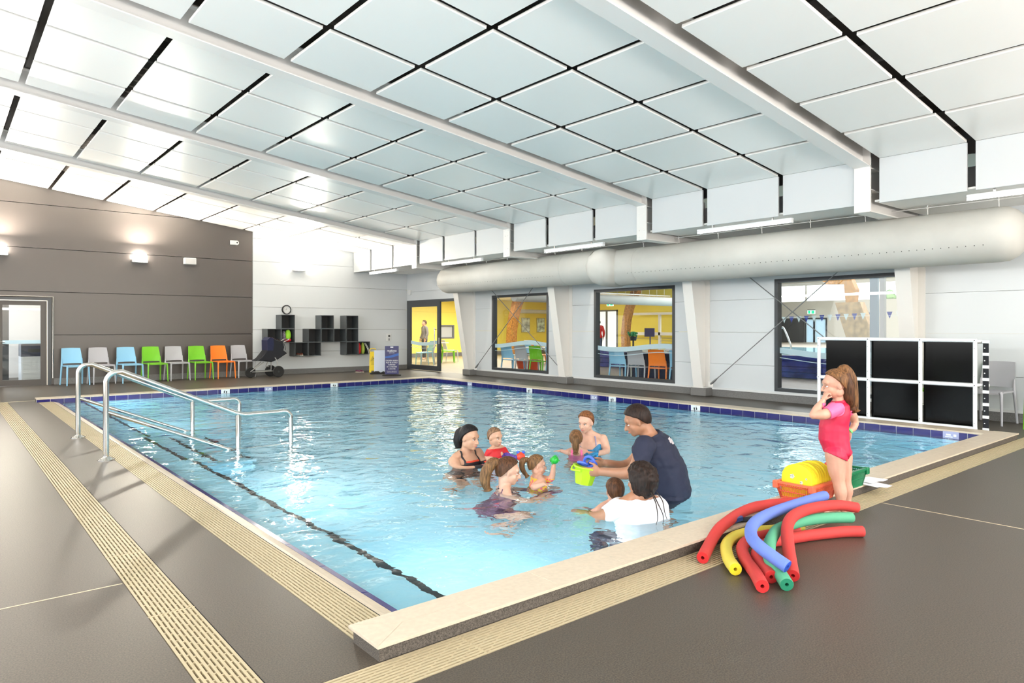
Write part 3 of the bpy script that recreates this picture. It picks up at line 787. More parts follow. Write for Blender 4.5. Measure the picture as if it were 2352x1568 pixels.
g.add(P, [(i * 5 + j, i * 5 + j + 1, (i + 1) * 5 + j + 1, (i + 1) * 5 + j) for i in range(8) for j in range(4)])
g.build('lining', mat('pink_blanket', (0.75, 0.22, 0.24), rough=0.9, noise=(30, 0.35, 3)), t, smooth=60)
g = MB(); g.tube(smooth_path([(6.97, 17.80, 0.90), (7.10, 17.80, 0.97), (7.13, 17.82, 0.99), (7.13, 18.1, 0.99), (7.10, 18.13, 0.97), (6.97, 18.13, 0.90)], 4), 0.013, 8); g.build('handle', M_alutube, t, smooth=True)
g = MB(); g.tube([(7.0, 17.8, 0.88), (7.03, 17.8, 0.80), (7.045, 17.8, 0.70)], 0.006, 6); g.build('wrist_strap', M_darkf, t)
g = MB(); g.prism([(6.26, 0.44), (6.30, 0.47), (6.42, 0.48), (6.42, 0.45)], 17.83, 18.1, 'Y'); g.build('foot_rest', M_darkf, t)

# ---- text helper (real glyph geometry)
def text(body, size, loc, rot, m, parent, name='lettering', align='CENTER', ext=0.0006, sx=1.0, space=1.0):
    cu = bpy.data.curves.new(name, 'FONT'); cu.body = body; cu.size = size; cu.align_x = align; cu.align_y = 'CENTER'; cu.extrude = ext; cu.space_line = space
    cu.resolution_u = 3; cu.materials.append(m)
    tmp = bpy.data.objects.new('tmp_text', cu); col.objects.link(tmp)
    dg = bpy.context.evaluated_depsgraph_get(); me = bpy.data.meshes.new_from_object(tmp.evaluated_get(dg)); bpy.data.objects.remove(tmp)
    if not me.materials: me.materials.append(m)
    o = bpy.data.objects.new(name, me); col.objects.link(o)
    if parent is not None:
        o.parent = parent; p = wloc(parent); loc = tuple(loc[i] - p[i] for i in range(3))
    o.location = loc; o.rotation_euler = rot; o.scale = (sx, 1, 1); return o

# ---- free-standing signs by the pool corner
M_signblue = mat('sign_navy', (0.012, 0.014, 0.11), rough=0.35); M_signwave = mat('sign_wave_blue', (0.005, 0.09, 0.42), rough=0.35); M_ink = mat('sign_white_ink', (0.85, 0.87, 0.9), rough=0.5)
M_rubber = mat('rubber_foot', (0.018, 0.018, 0.018), rough=0.8)
def sign_at(x, y, rz): return Matrix.Translation((x, y, 0)) @ Matrix.Rotation(R(rz), 4, 'Z')
t = thing('freestanding_sign', 'navy upright sign with white lettering in a black base', 'sign', (9.46, 16.45, 0)); rz = -32
M = sign_at(9.46, 16.45, rz)
w2 = 0.185
poly = [(-w2, 0.03), (w2, 0.03), (w2, 0.80), (-w2, 0.80)]
g = MB(); g.prism(poly, -0.006, 0.006, 'Y', M); g.build('sign_board', M_signblue, t)
g = MB(); N = 16; vs = []; fs = []
for i in range(N + 1):
    u = i / N; x = -w2 + 2 * w2 * u; lo = 0.475 + 0.035 * u ** 2 - 0.02 * math.sin(u * PI) * (1 - u); hi = lo + 0.038 + 0.03 * math.sin(u * PI * 0.6)
    vs += [M @ Vector((x, -0.0075, lo + 0.03 * u)), M @ Vector((x, -0.0075, hi + 0.03 * u))]
for i in range(N): fs.append((2 * i, 2 * i + 1, 2 * i + 3, 2 * i + 2))
g.add(vs, fs); g.build('wave_stripe', M_signwave, t)
g = MB(); g.prism([(-0.04, 0.755), (0.04, 0.755), (0.04, 0.78), (-0.04, 0.78)], -0.0078, -0.0062, 'Y', M); g.build('hand_slot', M_ink, t)
rt = (R(90), 0, R(rz))
def T(b, s, z, sx=1.0): p = M @ Vector((0, -0.0085, z)); text(b, s, tuple(p), rt, M_ink, t, sx=sx)
T('makino', 0.088, 0.67, 1.0); T('aquatic centre', 0.026, 0.615)
for i, s_ in enumerate(['CHILDREN UNDER 8', 'MUST BE ACTIVELY', 'SUPERVISED', 'BY A CAREGIVER', '16 OR OVER']): T(s_, 0.050, 0.40 - 0.056 * i, 0.72)
T('Please ask our lifeguards if you', 0.021, 0.115); T('need any help with swimming', 0.021, 0.09)
g = MB(); g.prism([(-0.25, 0.0), (-0.25, 0.015), (-0.10, 0.035), (0.10, 0.035), (0.25, 0.015), (0.25, 0.0)], -0.14, 0.14, 'Y', M); g.build('base', M_rubber, t)
t = thing('freestanding_sign', 'blank white upright sign in a black base behind the navy sign', 'sign', (9.56, 17.3, 0)); M = sign_at(9.56, 17.3, -32)
g = MB(); g.prism([(-0.155, 0.03), (0.155, 0.03), (0.155, 0.66), (-0.155, 0.66)], -0.008, 0.008, 'Y', M); g.build('sign_board', mat('sign_white', (0.62, 0.68, 0.80), rough=0.4), t)
g = MB(); g.prism([(-0.26, 0.0), (-0.26, 0.02), (-0.12, 0.07), (-0.03, 0.07), (0.03, 0.03), (0.10, 0.07), (0.26, 0.02), (0.26, 0.0)], -0.15, 0.15, 'Y', M); g.build('base', M_rubber, t)
t = thing('wet_floor_sign', 'yellow folding wet floor sign beside the white sign', 'sign', (9.72, 18.0, 0)); M_yel = mat('sign_yellow', (0.85, 0.62, 0.01), rough=0.4)
M = sign_at(9.72, 18.0, -28)
for s_ in (-1, 1):
    a = Matrix.Rotation(R(-9 * s_), 4, 'X'); Mb = M @ Matrix.Translation((0, 0, 0.66)) @ a
    g = MB(); g.prism([(-0.105, -0.665), (-0.045, -0.665), (-0.04, -0.62), (0.04, -0.62), (0.045, -0.665), (0.105, -0.665), (0.085, -0.06), (-0.085, -0.06)], -0.005 + 0.004 * s_, 0.005 + 0.004 * s_, 'Y', Mb); b = g.build('sign_leaf', M_yel, t)
    if s_ == 1:
        Mf = M @ Matrix.Translation((0, 0, 0.66)) @ Matrix.Rotation(R(9), 4, 'X')
g = MB(); Mf = M @ Matrix.Translation((0, 0, 0.66)) @ Matrix.Rotation(R(-9), 4, 'X')
def ring(g, pts, th, y0, y1, M):
    k = len(pts); c = Vector((sum(p[0] for p in pts) / k, sum(p[1] for p in pts) / k)); inn = [(c.x + (p[0] - c.x) * (1 - th), c.y + (p[1] - c.y) * (1 - th)) for p in pts]
    vs = [M @ Vector((p[0], y0, p[1])) for p in pts] + [M @ Vector((p[0], y0, p[1])) for p in inn]
    g.add(vs, [(i, (i + 1) % k, k + (i + 1) % k, k + i) for i in range(k)])
ring(g, [(-0.062, -0.32), (0.062, -0.32), (0.0, -0.20)], 0.22, -0.0035, 0, Mf)
g.add([Mf @ Vector(p) for p in ((-0.008, -0.0035, -0.30), (0.012, -0.0035, -0.30), (0.018, -0.0035, -0.25), (-0.004, -0.0035, -0.26))], [(0, 1, 2, 3)])
g.build('warning_triangle', M_black, t)
for i, s_ in enumerate(['CAUTION', 'WET', 'FLOOR']): text(s_, 0.030, tuple(Mf @ Vector((0, -0.005, -0.36 - 0.036 * i))), (R(90 - 9), 0, R(-28)), M_black, t)
g = MB(); hp = [M @ Vector(p) for p in ((-0.085, 0, 0.60), (-0.08, 0, 0.665), (-0.05, 0, 0.685), (0.05, 0, 0.685), (0.08, 0, 0.665), (0.085, 0, 0.60))]; g.tube(hp, 0.012, 8); g.build('handle', M_yel, t, smooth=True)

# ---- fittings on the far wall
t = thing('call_point', 'small white emergency call box with black button on the white wall', 'call box', (10.66, YW, 0.99))
MB().bbox(10.585, 10.735, YW - 0.035, YW - 0.004, 0.87, 1.11, 0.006).build('box', M_whitep, t)
g = MB(); g.lathe([(0.030, -0.016), (0.030, 0.0)], (10.665, YW - 0.035, 1.04), 16, 'Y'); g.build('button', M_black, t)
g = MB(); g.bbox(10.64, 10.69, YW - 0.042, YW - 0.034, 0.90, 0.97, 0.003); g.build('label_plate', mat('grey_label', (0.3, 0.3, 0.32)), t)
t = thing('wall_sensor', 'small white motion sensor high on the grey wall', 'sensor', (6.03, YW, 3.55))
MB().bbox(5.915, 6.08, YW - 0.05, YW, 3.49, 3.61, 0.012).build('housing', M_whitep, t)
g = MB(); g.lathe([(0.058, -0.05), (0.062, -0.03), (0.062, 0.0)], (6.075, YW - 0.005, 3.55), 18, 'Y'); g.build('dome', M_whitep, t, smooth=40)
g = MB(); g.lathe([(0.018, -0.004), (0.022, 0)], (6.085, YW - 0.055, 3.555), 12, 'Y'); g.build('eye', M_black, t)
t = thing('wall_speaker', 'white rectangular speaker box on the grey wall beside the lamp', 'speaker', (4.9, YW, 2.98))
MB().bbox(4.76, 5.045, YW - 0.14, YW, 2.90, 3.07, 0.012).build('cabinet', M_whitep, t)
MB().box(4.785, 5.02, YW - 0.144, YW - 0.139, 2.92, 3.05).build('grille', mat('speaker_grille', (0.62, 0.61, 0.6), rough=0.6), t)
M_lamp = mat('lamp_glow', (1, 0.95, 0.88), emit=(1.0, 0.93, 0.82, 42.0))
def uplight(x, lab, pw):
    t = thing('wall_lamp', lab, 'lamp', (x, YW, 3.0), 'wall lamps on the far wall')
    MB().bbox(x - 0.17, x + 0.17, YW - 0.12, YW, 2.88, 2.96, 0.01).build('housing', M_whitep, t)
    g = MB(); g.ball((x, YW - 0.10, 3.03), 0.12, 16, 10, sc_=(1.3, 0.8, 1.0)); g.build('diffuser', M_lamp, t, smooth=True)
    area('uplight_glow', (x, YW - 0.25, 3.12), (R(-140), 0, 0), 0.22, 0.12, pw, (1.0, 0.90, 0.76))
uplight(3.765, 'brightly glowing wall lamp in the middle of the grey wall', 170)
uplight(1.0, 'glowing wall lamp on the grey wall above the glazed door', 150)
uplight(7.785, 'glowing wall lamp on the white wall above the cubes', 170)
t = thing('wall_switch', 'small white switch box beside the sliding door corner', 'switch', (XW - 0.02, 18.6, 2.4))
MB().bbox(XW - 0.03, XW, 18.50, 18.66, 2.32, 2.47, 0.004).build('box', M_whitep, t)

# ---- fluorescent battens under the bulkhead
M_tube = mat('fluorescent', (1, 1, 1), emit=(1.0, 0.99, 0.97, 6.0)); M_batten = mat('batten_white', (0.82, 0.83, 0.84), rough=0.35)
for (a, b, lab) in ((16.35, 17.9, 'fluorescent batten under the ceiling edge nearest the far white wall'), (12.55, 14.18, 'fluorescent batten above the left end of the white duct'),
                    (8.8, 10.43, 'fluorescent batten above the bulging joint of the duct'), (5.09, 6.72, 'long fluorescent batten above the middle of the duct'),
                    (1.25, 2.87, 'fluorescent batten at the right edge above the duct end')):
    t = thing('fluorescent_batten', lab, 'light fitting', (9.58, (a + b) / 2, 2.9), 'fluorescent battens below the bulkhead')
    MB().bbox(9.545, 9.615, a, b, 2.87, 2.905, 0.006).build('body', M_batten, t)
    g = MB(); g.tube([(9.575, a + 0.05, 2.852), (9.575, b - 0.05, 2.852)], 0.016, 10); g.build('lamp_tube', M_tube, t, smooth=True)
    for q in (a, b - 0.05): MB().bbox(9.55, 9.61, q, q + 0.05, 2.83, 2.87, 0.004).build('end_cap', M_batten, t)
    for q in (a + 0.3, b - 0.3): MB().box(9.57, 9.59, q, q + 0.03, 2.905, 2.967).build('bracket', M_alutube, t)

# ---- fabric air duct
M_duct = mat('duct_fabric', (0.56, 0.55, 0.51), rough=0.6, noise=(3, 0.03), bump=(9, 0.25))
t = thing('air_duct', 'large off-white fabric air duct hanging below the ceiling edge', 'duct', (10.4, 9, 2.53))
def duct(y0, y1, r, x, z, bow=0.05, cap0=True, cap1=True):
    g = MB(); prof = []; N = 26; n = 28; vs = []
    L = y1 - y0
    for i in range(N + 1):
        u = i / N; y = y0 + L * u
        rr = r
        if cap0 and u * L < r: rr = r * max(0.0, 1 - (1 - u * L / r) ** 2.6) ** 0.5 if u * L < r else r
        if cap1 and (1 - u) * L < r: rr = r * max(0.0, 1 - (1 - (1 - u) * L / r) ** 2.6) ** 0.5
        zz = z + 0.0 - bow * 4 * u * (1 - u) * 0
        prof.append((rr, y, zz))
    ys = sorted(set([0, .02, .06, .12, .2, .3] + [0.3 + (L - 0.6) * i / 16 for i in range(17)] + [L - .3, L - .2, L - .12, L - .06, L - .02, L]))
    vs = []
    for d in ys:
        rr = r
        if cap0 and d < 0.3: rr = r * math.sqrt(max(0.0004, 1 - (1 - d / 0.3) ** 2.4))
        if cap1 and L - d < 0.3: rr = r * math.sqrt(max(0.0004, 1 - (1 - (L - d) / 0.3) ** 2.4))
        for j in range(n):
            a = 2 * PI * j / n; pl = 1.0
            if (cap0 and d < 0.3) or (cap1 and L - d < 0.3): pl = 1 + 0.012 * math.sin(a * 13 + d * 20)
            vs.append((x + math.cos(a) * rr * pl, y0 + d, z + math.sin(a) * rr * pl))
    k = len(ys); fs = [(i * n + j, i * n + (j + 1) % n, (i + 1) * n + (j + 1) % n, (i + 1) * n + j) for i in range(k - 1) for j in range(n)] + [tuple(range(n))[::-1], tuple((k - 1) * n + j for j in range(n))]
    g.add(vs, fs); return g
duct(2.45, 9.1, 0.355, 10.42, 2.49, cap1=False).build('duct_run', M_duct, t, smooth=60)
duct(9.75, 15.45, 0.345, 10.46, 2.555, cap0=False).build('duct_run', M_duct, t, smooth=60)
g = MB(); g.tube([(10.45, 8.95, 2.52), (10.45, 9.9, 2.54)], 0.33, 28); g.build('joint_sleeve', M_duct, t, smooth=60)
g = MB(); n = 32; prof = [(0.05, 9.86), (0.18, 9.875), (0.28, 9.93), (0.345, 10.03), (0.375, 10.15), (0.38, 10.4), (0.36, 10.7)]; vs = []
for r_, x_ in prof:
    for j in range(n):
        a = 2 * PI * j / n; rr = r_ * (1 + 0.018 * math.sin(a * 11)); vs.append((x_, 9.33 + math.cos(a) * rr, 2.50 + math.sin(a) * rr))
g.add(vs, [(i * n + j, i * n + (j + 1) % n, (i + 1) * n + (j + 1) % n, (i + 1) * n + j) for i in range(len(prof) - 1) for j in range(n)] + [tuple(range(n))[::-1]]); g.build('branch_cap', M_duct, t, smooth=60)
g = MB(); g.lathe([(0.348, 0), (0.352, 0.01), (0.348, 0.02)], (10.46, 10.6, 2.555), 28, 'Y'); g.lathe([(0.358, 0), (0.362, 0.01), (0.358, 0.02)], (10.42, 8.55, 2.49), 28, 'Y'); g.build('seam_ring', M_duct, t, smooth=True)
g = MB()
for i in range(62):
    y = 2.85 + i * 0.0955; a = R(205); p = (10.42 + 0.3565 * math.cos(a), y, 2.49 + 0.3565 * math.sin(a)); g.ball(p, 0.006, 6, 4)
for i in range(48):
    y = 10.8 + i * 0.0955; a = R(205); p = (10.46 + 0.3465 * math.cos(a), y, 2.555 + 0.3465 * math.sin(a)); g.ball(p, 0.005, 6, 4)
tag(g.build('vent_holes', M_black, t), kind='stuff')
g = MB(); g.tube([(10.35, 2.5, 2.93), (10.35, 15.3, 2.95)], 0.006, 6); g.build('cable', M_steelw, t)
for i in range(16):
    y = 2.75 + i * 0.82
    if 9 < y < 9.8: continue
    z0 = 2.84 if y < 9.2 else 2.895
    g = MB(); g.tube([(10.36, y, z0), (10.35, y, 2.965)], 0.006, 6); g.lathe([(0.018, -0.006), (0.018, 0.006)], (10.35, y, 2.925), 10, 'Y'); g.build('hanger', M_steelw, t)

# ---- cross bracing rods on the window wall
M_rod = mat('galvanised_rod', (0.30, 0.31, 0.32), rough=0.4, metal=0.7)
def rod(a, b, lab):
    t = thing('bracing_rod', lab, 'rod', a, 'diagonal bracing rods'); a = Vector(a); b = Vector(b); d = (b - a).normalized()
    g = MB(); g.tube([a + d * 0.18, b], 0.009, 8); g.build('rod', M_rod, t, smooth=True)
    g = MB(); g.tube([a, a + d * 0.04, a + d * 0.14, a + d * 0.2], [0.018, 0.026, 0.02, 0.01], 8); g.build('turnbuckle', M_rod, t, smooth=True)
    g = MB(); g.bbox(a.x - 0.006, a.x + 0.006, a.y - 0.05, a.y + 0.05, a.z - 0.05, a.z + 0.05, 0.003); g.build('cleat', M_steelw, t)
rod((11.15, 14.92, 0.205), (11.15, 12.45, 2.39), 'diagonal rod rising to the right across the left yellow-room window')
rod((11.19, 11.57, 0.275), (11.19, 14.30, 2.31), 'diagonal rod rising to the left across the left yellow-room window')
rod((11.15, 7.54, 0.235), (11.15, 5.00, 2.33), 'diagonal rod rising to the right across the pool-hall window')
rod((11.19, 4.25, 0.235), (11.19, 6.92, 2.33), 'diagonal rod rising to the left across the pool-hall window')

# ---- handrails
M_ss = mat('polished_steel', (0.66, 0.64, 0.60), rough=0.12, metal=1.0)
def handrail(y, lab):
    t = thing('handrail', lab, 'handrail', (1.26, y, 0), 'stainless handrails at the pool steps'); r = 0.0265
    p = [(1.262, y, 0.0), (1.262, y, 0.76)] + arc((1.362, 0.76), 0.10, PI, PI / 2 + 0.35, 6, 'XZ', y)[1:] + [(1.40, y, 0.862), (2.50, y, 0.362), (2.60, y, 0.335), (2.98, y, 0.335)] + arc((3.04, 0.255), 0.085, PI / 2, 0, 6, 'XZ', y) + [(3.125, y, -0.95)]
    g = MB(); g.tube(p, r, 12, up=(0, 1, 0)); g.build('top_rail', M_ss, t, smooth=True)
    g = MB(); g.tube([(1.27, y, 0.468), (2.43, y, -0.03), (2.53, y, -0.065), (3.12, y, -0.065)], 0.019, 12, up=(0, 1, 0)); g.build('lower_rail', M_ss, t, smooth=True)
    g = MB(); g.tube([(2.53, y, 0.345), (2.53, y, -0.53)], r, 12, up=(0, 1, 0)); g.build('post', M_ss, t, smooth=True)
    for (x, z) in ((1.262, 0.0), (2.53, -0.53)):
        g = MB(); g.lathe([(0.078, 0), (0.078, 0.006), (0.062, 0.014), (0.036, 0.03), (0.030, 0.035)], (x, y, z), 24)
        for k in range(4): g.lathe([(0.006, 0.008), (0.006, 0.018)], (x + 0.062 * math.cos(k * PI / 2 + .6), y + 0.062 * math.sin(k * PI / 2 + .6), z), 6)
        g.build('base_flange', M_ss, t, smooth=40)
handrail(7.744, 'nearer stainless steel handrail descending into the pool steps')
handrail(9.516, 'farther stainless steel handrail descending into the pool steps')

# ---- black mesh screens in white pipe frames
t = thing('mesh_screen', 'white pipe frame with black mesh panels standing behind the pool corner', 'screen', (9.85, 3.8, 0))
M_pipe = mat('white_pipe', (0.82, 0.84, 0.86), rough=0.3)
M_mesh = glass_mat('black_mesh', (0.05, 0.055, 0.06), 0.5, 0.12)
X0 = 9.83
ys = [2.86, 3.475, 4.13, 4.82]
def pipe(a, b, nm, r=0.024): g = MB(); g.tube([a, b], r, 12); return g.build(nm, M_pipe, t, smooth=True)
for y in ys: pipe((X0, y, 0.0), (X0, y, 1.15), 'upright')
for y in (3.40, 4.05): pipe((X0 + 0.14, y, 0.0), (X0 + 0.14, y, 1.13), 'upright', 0.021)
for z in (1.14, 0.585, 0.05): pipe((X0, 2.84, z), (X0, 4.84, z), 'rail')
for z in (1.12, 0.585): pipe((X0 + 0.14, 2.75, z), (X0 + 0.14, 4.75, z), 'rail', 0.02)
for y in (2.86, 4.82):
    for z in (1.13, 0.585): pipe((X0, y, z), (X0 + 0.14, y - 0.03, z), 'connector', 0.018)
for (ya, yb) in ((2.885, 3.455), (3.50, 4.11), (4.155, 4.74)):
    for (za, zb) in ((0.61, 1.118), (0.07, 0.56)):
        MB().box(X0 + 0.055, X0 + 0.060, ya, yb, za, zb).build('mesh_panel', M_mesh, t)
for (yc, nm) in ((2.775, 'end_strip'), (4.70, 'end_strip')):
    MB().box(X0 + 0.10, X0 + 0.108, yc - 0.03, yc + 0.03, 0.03, 1.12).build('end_strip', M_darkf, t)
    for k in range(8):
        z = 0.02 + k * 0.155; MB().bbox(X0 + 0.092, X0 + 0.112, yc - 0.034, yc + 0.034, z, z + 0.038, 0.003).build('strip_clip', M_pipe, t)
        if k < 7:
            g = MB(); g.lathe([(0.007, -0.004), (0.007, 0)], (X0 + 0.096, yc + 0.01, z + 0.095), 8, 'X'); g.build('rivet', M_pipe, t)
g = MB()
for y in ys:
    for z in (1.14, 0.585): g.lathe([(0.007, -0.002), (0.007, 0)], (X0 - 0.024, y, z), 8, 'X')
    for z in (1.04, 0.70, 0.48, 0.12): g.lathe([(0.004, -0.002), (0.004, 0)], (X0 - 0.024, y, z), 6, 'X')
g.build('screw_heads', M_black, t)

# ---- foam noodles
def noodle(pts, color, core, lab, r=0.0335):
    t = thing('foam_noodle', lab, 'pool noodle', pts[0], 'foam pool noodles on the deck')
    P = smooth_path(pts, 6); d0 = (P[0] - P[1]).normalized(); d1 = (P[-1] - P[-2]).normalized()
    n = 20; g = MB(); g.use(color)
    rs = [r] * len(P); rs[0] = rs[-1] = r * 0.93
    P2 = [P[0]] + [P[0] + (P[1] - P[0]) * 0.12] + P[1:-1] + [P[-1] + (P[-2] - P[-1]) * 0.12] + [P[-1]]
    g.tube(P2, [r * 0.95] + [r] * (len(P2) - 2) + [r * 0.95], n, caps=False)
    k = len(P2); o = len(g.v)
    for (idx, c, d) in ((0, P[0], d0), ((k - 1) * n, P[-1], d1)):
        ringv = [Vector(g.v[idx + j]) for j in range(n)]
        inner = [c + (p - c) * 0.30 for p in ringv]; deep = [p - d * 0.05 for p in inner]
        o = len(g.v); g.v += [tuple(p) for p in inner] + [tuple(p) for p in deep]
        g.use(core)
        for j in range(n):
            g.f.append((idx + j, idx + (j + 1) % n, o + (j + 1) % n, o + j)); g.mi.append(g.cur)
            g.f.append((o + j, o + (j + 1) % n, o + n + (j + 1) % n, o + n + j)); g.mi.append(g.cur)
        g.f.append(tuple(o + n + j for j in range(n))); g.mi.append(g.cur)
    g.build('foam_tube', None, t, smooth=50); return t
def foam(nm, c): return mat(nm, c, rough=0.75, bump=(420, 0.10), noise=(500, 0.06, 2))
F_red, F_redc = foam('foam_red', (0.50, 0.035, 0.03)), foam('foam_red_cut', (0.50, 0.01, 0.01))
F_yel, F_yelc = foam('foam_yellow', (0.62, 0.50, 0.06)), foam('foam_yellow_cut', (0.72, 0.56, 0.01))
F_grn, F_grnc = foam('foam_green', (0.08, 0.34, 0.19)), foam('foam_green_cut', (0.005, 0.18, 0.09))
F_blu, F_bluc = foam('foam_blue', (0.12, 0.19, 0.55)), foam('foam_blue_cut', (0.01, 0.06, 0.42))
noodle([(3.225, 2.232, 0.034), (3.448, 2.335, 0.045), (3.60, 2.38, 0.085), (3.75, 2.41, 0.103), (3.971, 2.465, 0.103), (4.182, 2.487, 0.103), (4.34, 2.45, 0.103), (4.46, 2.40, 0.103), (4.55, 2.35, 0.103)], F_red, F_redc, 'red noodle curving over the kerb, outermost left of the pile')
noodle([(3.205, 2.016, 0.034), (3.323, 2.133, 0.034), (3.498, 2.261, 0.034), (3.66, 2.325, 0.034), (3.79, 2.33, 0.036), (3.90, 2.30, 0.036), (4.02, 2.24, 0.036), (4.2, 2.17, 0.036)], F_yel, F_yelc, 'yellow noodle lying across the drain grate')
noodle([(3.095, 1.799, 0.034), (3.231, 1.917, 0.034), (3.363, 2.048, 0.034), (3.524, 2.175, 0.034), (3.673, 2.235, 0.034), (3.82, 2.235, 0.034), (3.95, 2.20, 0.034), (4.10, 2.14, 0.034)], F_red, F_redc, 'red noodle whose cut end lies furthest out on the deck')
noodle([(3.246, 1.837, 0.034), (3.359, 1.945, 0.034), (3.499, 2.066, 0.034), (3.65, 2.125, 0.034), (3.789, 2.138, 0.034), (3.916, 2.105, 0.034), (4.093, 2.052, 0.034), (4.306, 1.962, 0.034), (4.411, 1.885, 0.034)], F_red, F_redc, 'red noodle at the bottom of the pile reaching furthest right')
noodle([(3.207, 1.733, 0.034), (3.313, 1.837, 0.05), (3.359, 1.908, 0.08), (3.497, 1.992, 0.1), (3.675, 2.073, 0.1), (3.858, 2.129, 0.1), (4.125, 2.131, 0.095), (4.332, 2.076, 0.09), (4.507, 1.996, 0.08)], F_grn, F_grnc, 'green noodle in the middle of the pile')
noodle([(3.27, 1.763, 0.1), (3.269, 1.839, 0.13), (3.283, 1.925, 0.16), (3.388, 2.034, 0.165), (3.572, 2.140, 0.165), (3.766, 2.197, 0.165), (3.994, 2.220, 0.165), (4.301, 2.222, 0.165), (4.60, 2.215, 0.165)], F_blu, F_bluc, 'blue noodle on top of the pile')
noodle([(3.346, 1.776, 0.034), (3.473, 1.857, 0.06), (3.603, 1.940, 0.10), (3.764, 2.032, 0.14), (3.905, 2.082, 0.165), (4.093, 2.114, 0.165), (4.292, 2.109, 0.16), (4.475, 2.065, 0.15), (4.584, 1.994, 0.13)], F_red, F_redc, 'red noodle arching over the green one on the right')
t = thing('float_belt', 'small navy and black strap lying on the kerb under the blue noodle', 'belt', (3.85, 2.44, KH))
g = MB(); g.tube(smooth_path([(3.70, 2.42, KH + 0.012), (3.80, 2.445, KH + 0.02), (3.90, 2.42, KH + 0.014), (4.0, 2.38, KH + 0.016)], 5), 0.03, 8, sq=(1, 0.35)); g.build('strap', M_darkf, t, smooth=True)
g = MB(); g.bbox(3.80, 3.90, 2.395, 2.45, KH + 0.012, KH + 0.045, 0.006); g.build('buckle', mat('navy_buckle', (0.015, 0.04, 0.17), rough=0.4), t)

# ---- baskets
def basket(x0, x1, y0, y1, z0, z1, m, lab, rz=0):
    cxx, cyy = (x0 + x1) / 2, (y0 + y1) / 2
    t = thing('plastic_basket', lab, 'basket', (cxx, cyy, z0)); sp = 0.035
    hx0, hx1, hy0, hy1 = x0 + sp, x1 - sp, y0 + sp * 0.6, y1 - sp * 0.6
    def q(u, v, f): # f 0 bottom 1 top
        return (hx0 + (hx1 - hx0) * u) * (1 - f) + (x0 + (x1 - x0) * u) * f, (hy0 + (hy1 - hy0) * v) * (1 - f) + (y0 + (y1 - y0) * v) * f
    zt = z1 - 0.015
    g = MB(); g.box(hx0, hx1, hy0, hy1, z0, z0 + 0.006); g.build('base', m, t)
    sides = [((0, 0), (1, 0)), ((1, 0), (1, 1)), ((1, 1), (0, 1)), ((0, 1), (0, 0))]
    g = MB()
    for (a, b) in sides:
        L = (x1 - x0) if a[1] == b[1] else (y1 - y0); n = int(L / 0.016)
        for i in range(n + 1):
            u = a[0] + (b[0] - a[0]) * i / n; v = a[1] + (b[1] - a[1]) * i / n; p0 = q(u, v, 0); p1 = q(u, v, 1)
            g.tube([(p0[0], p0[1], z0), (p1[0], p1[1], zt)], 0.0034 if 0 < i < n else 0.009, 4, caps=False)
        for f in (0.0, 0.12, 0.5, 0.88):
            pa, pb = q(*a, f), q(*b, f); h = 0.005 if f else 0.010; g.tube([(pa[0], pa[1], z0 + (zt - z0) * f), (pb[0], pb[1], z0 + (zt - z0) * f)], h, 4, caps=False)
    g.build('lattice_side', m, t)
    g = MB(); c = [q(0, 0, 1), q(1, 0, 1), q(1, 1, 1), q(0, 1, 1), q(0, 0, 1)]
    for a, b in zip(c, c[1:]): g.box(min(a[0], b[0]) - 0.012, max(a[0], b[0]) + 0.012, min(a[1], b[1]) - 0.012, max(a[1], b[1]) + 0.012, zt, z1)
    for (xx, yy) in c[:4]: g.bbox(xx - 0.022, xx + 0.022, yy - 0.02, yy + 0.02, zt - 0.035, z1 + 0.004, 0.006)
    g.build('rim', m, t)
    return t
M_bor = plas('basket_coral', (0.72, 0.13, 0.06)); M_bgr = plas('basket_green', (0.0, 0.16, 0.055))
basket(4.66, 5.03, 2.335, 2.60, KH, KH + 0.125, M_bor, 'coral lattice basket of yellow kickboards on the kerb')
basket(5.12, 5.58, 2.36, 2.61, KH, KH + 0.135, M_bgr, 'dark green lattice basket on the kerb behind the girl')
M_kick = foam('kickboard_yellow', (0.80, 0.62, 0.01)); M_print = mat('kickboard_print', (0.42, 0.47, 0.40), rough=0.7, noise=(90, 0.4, 2))
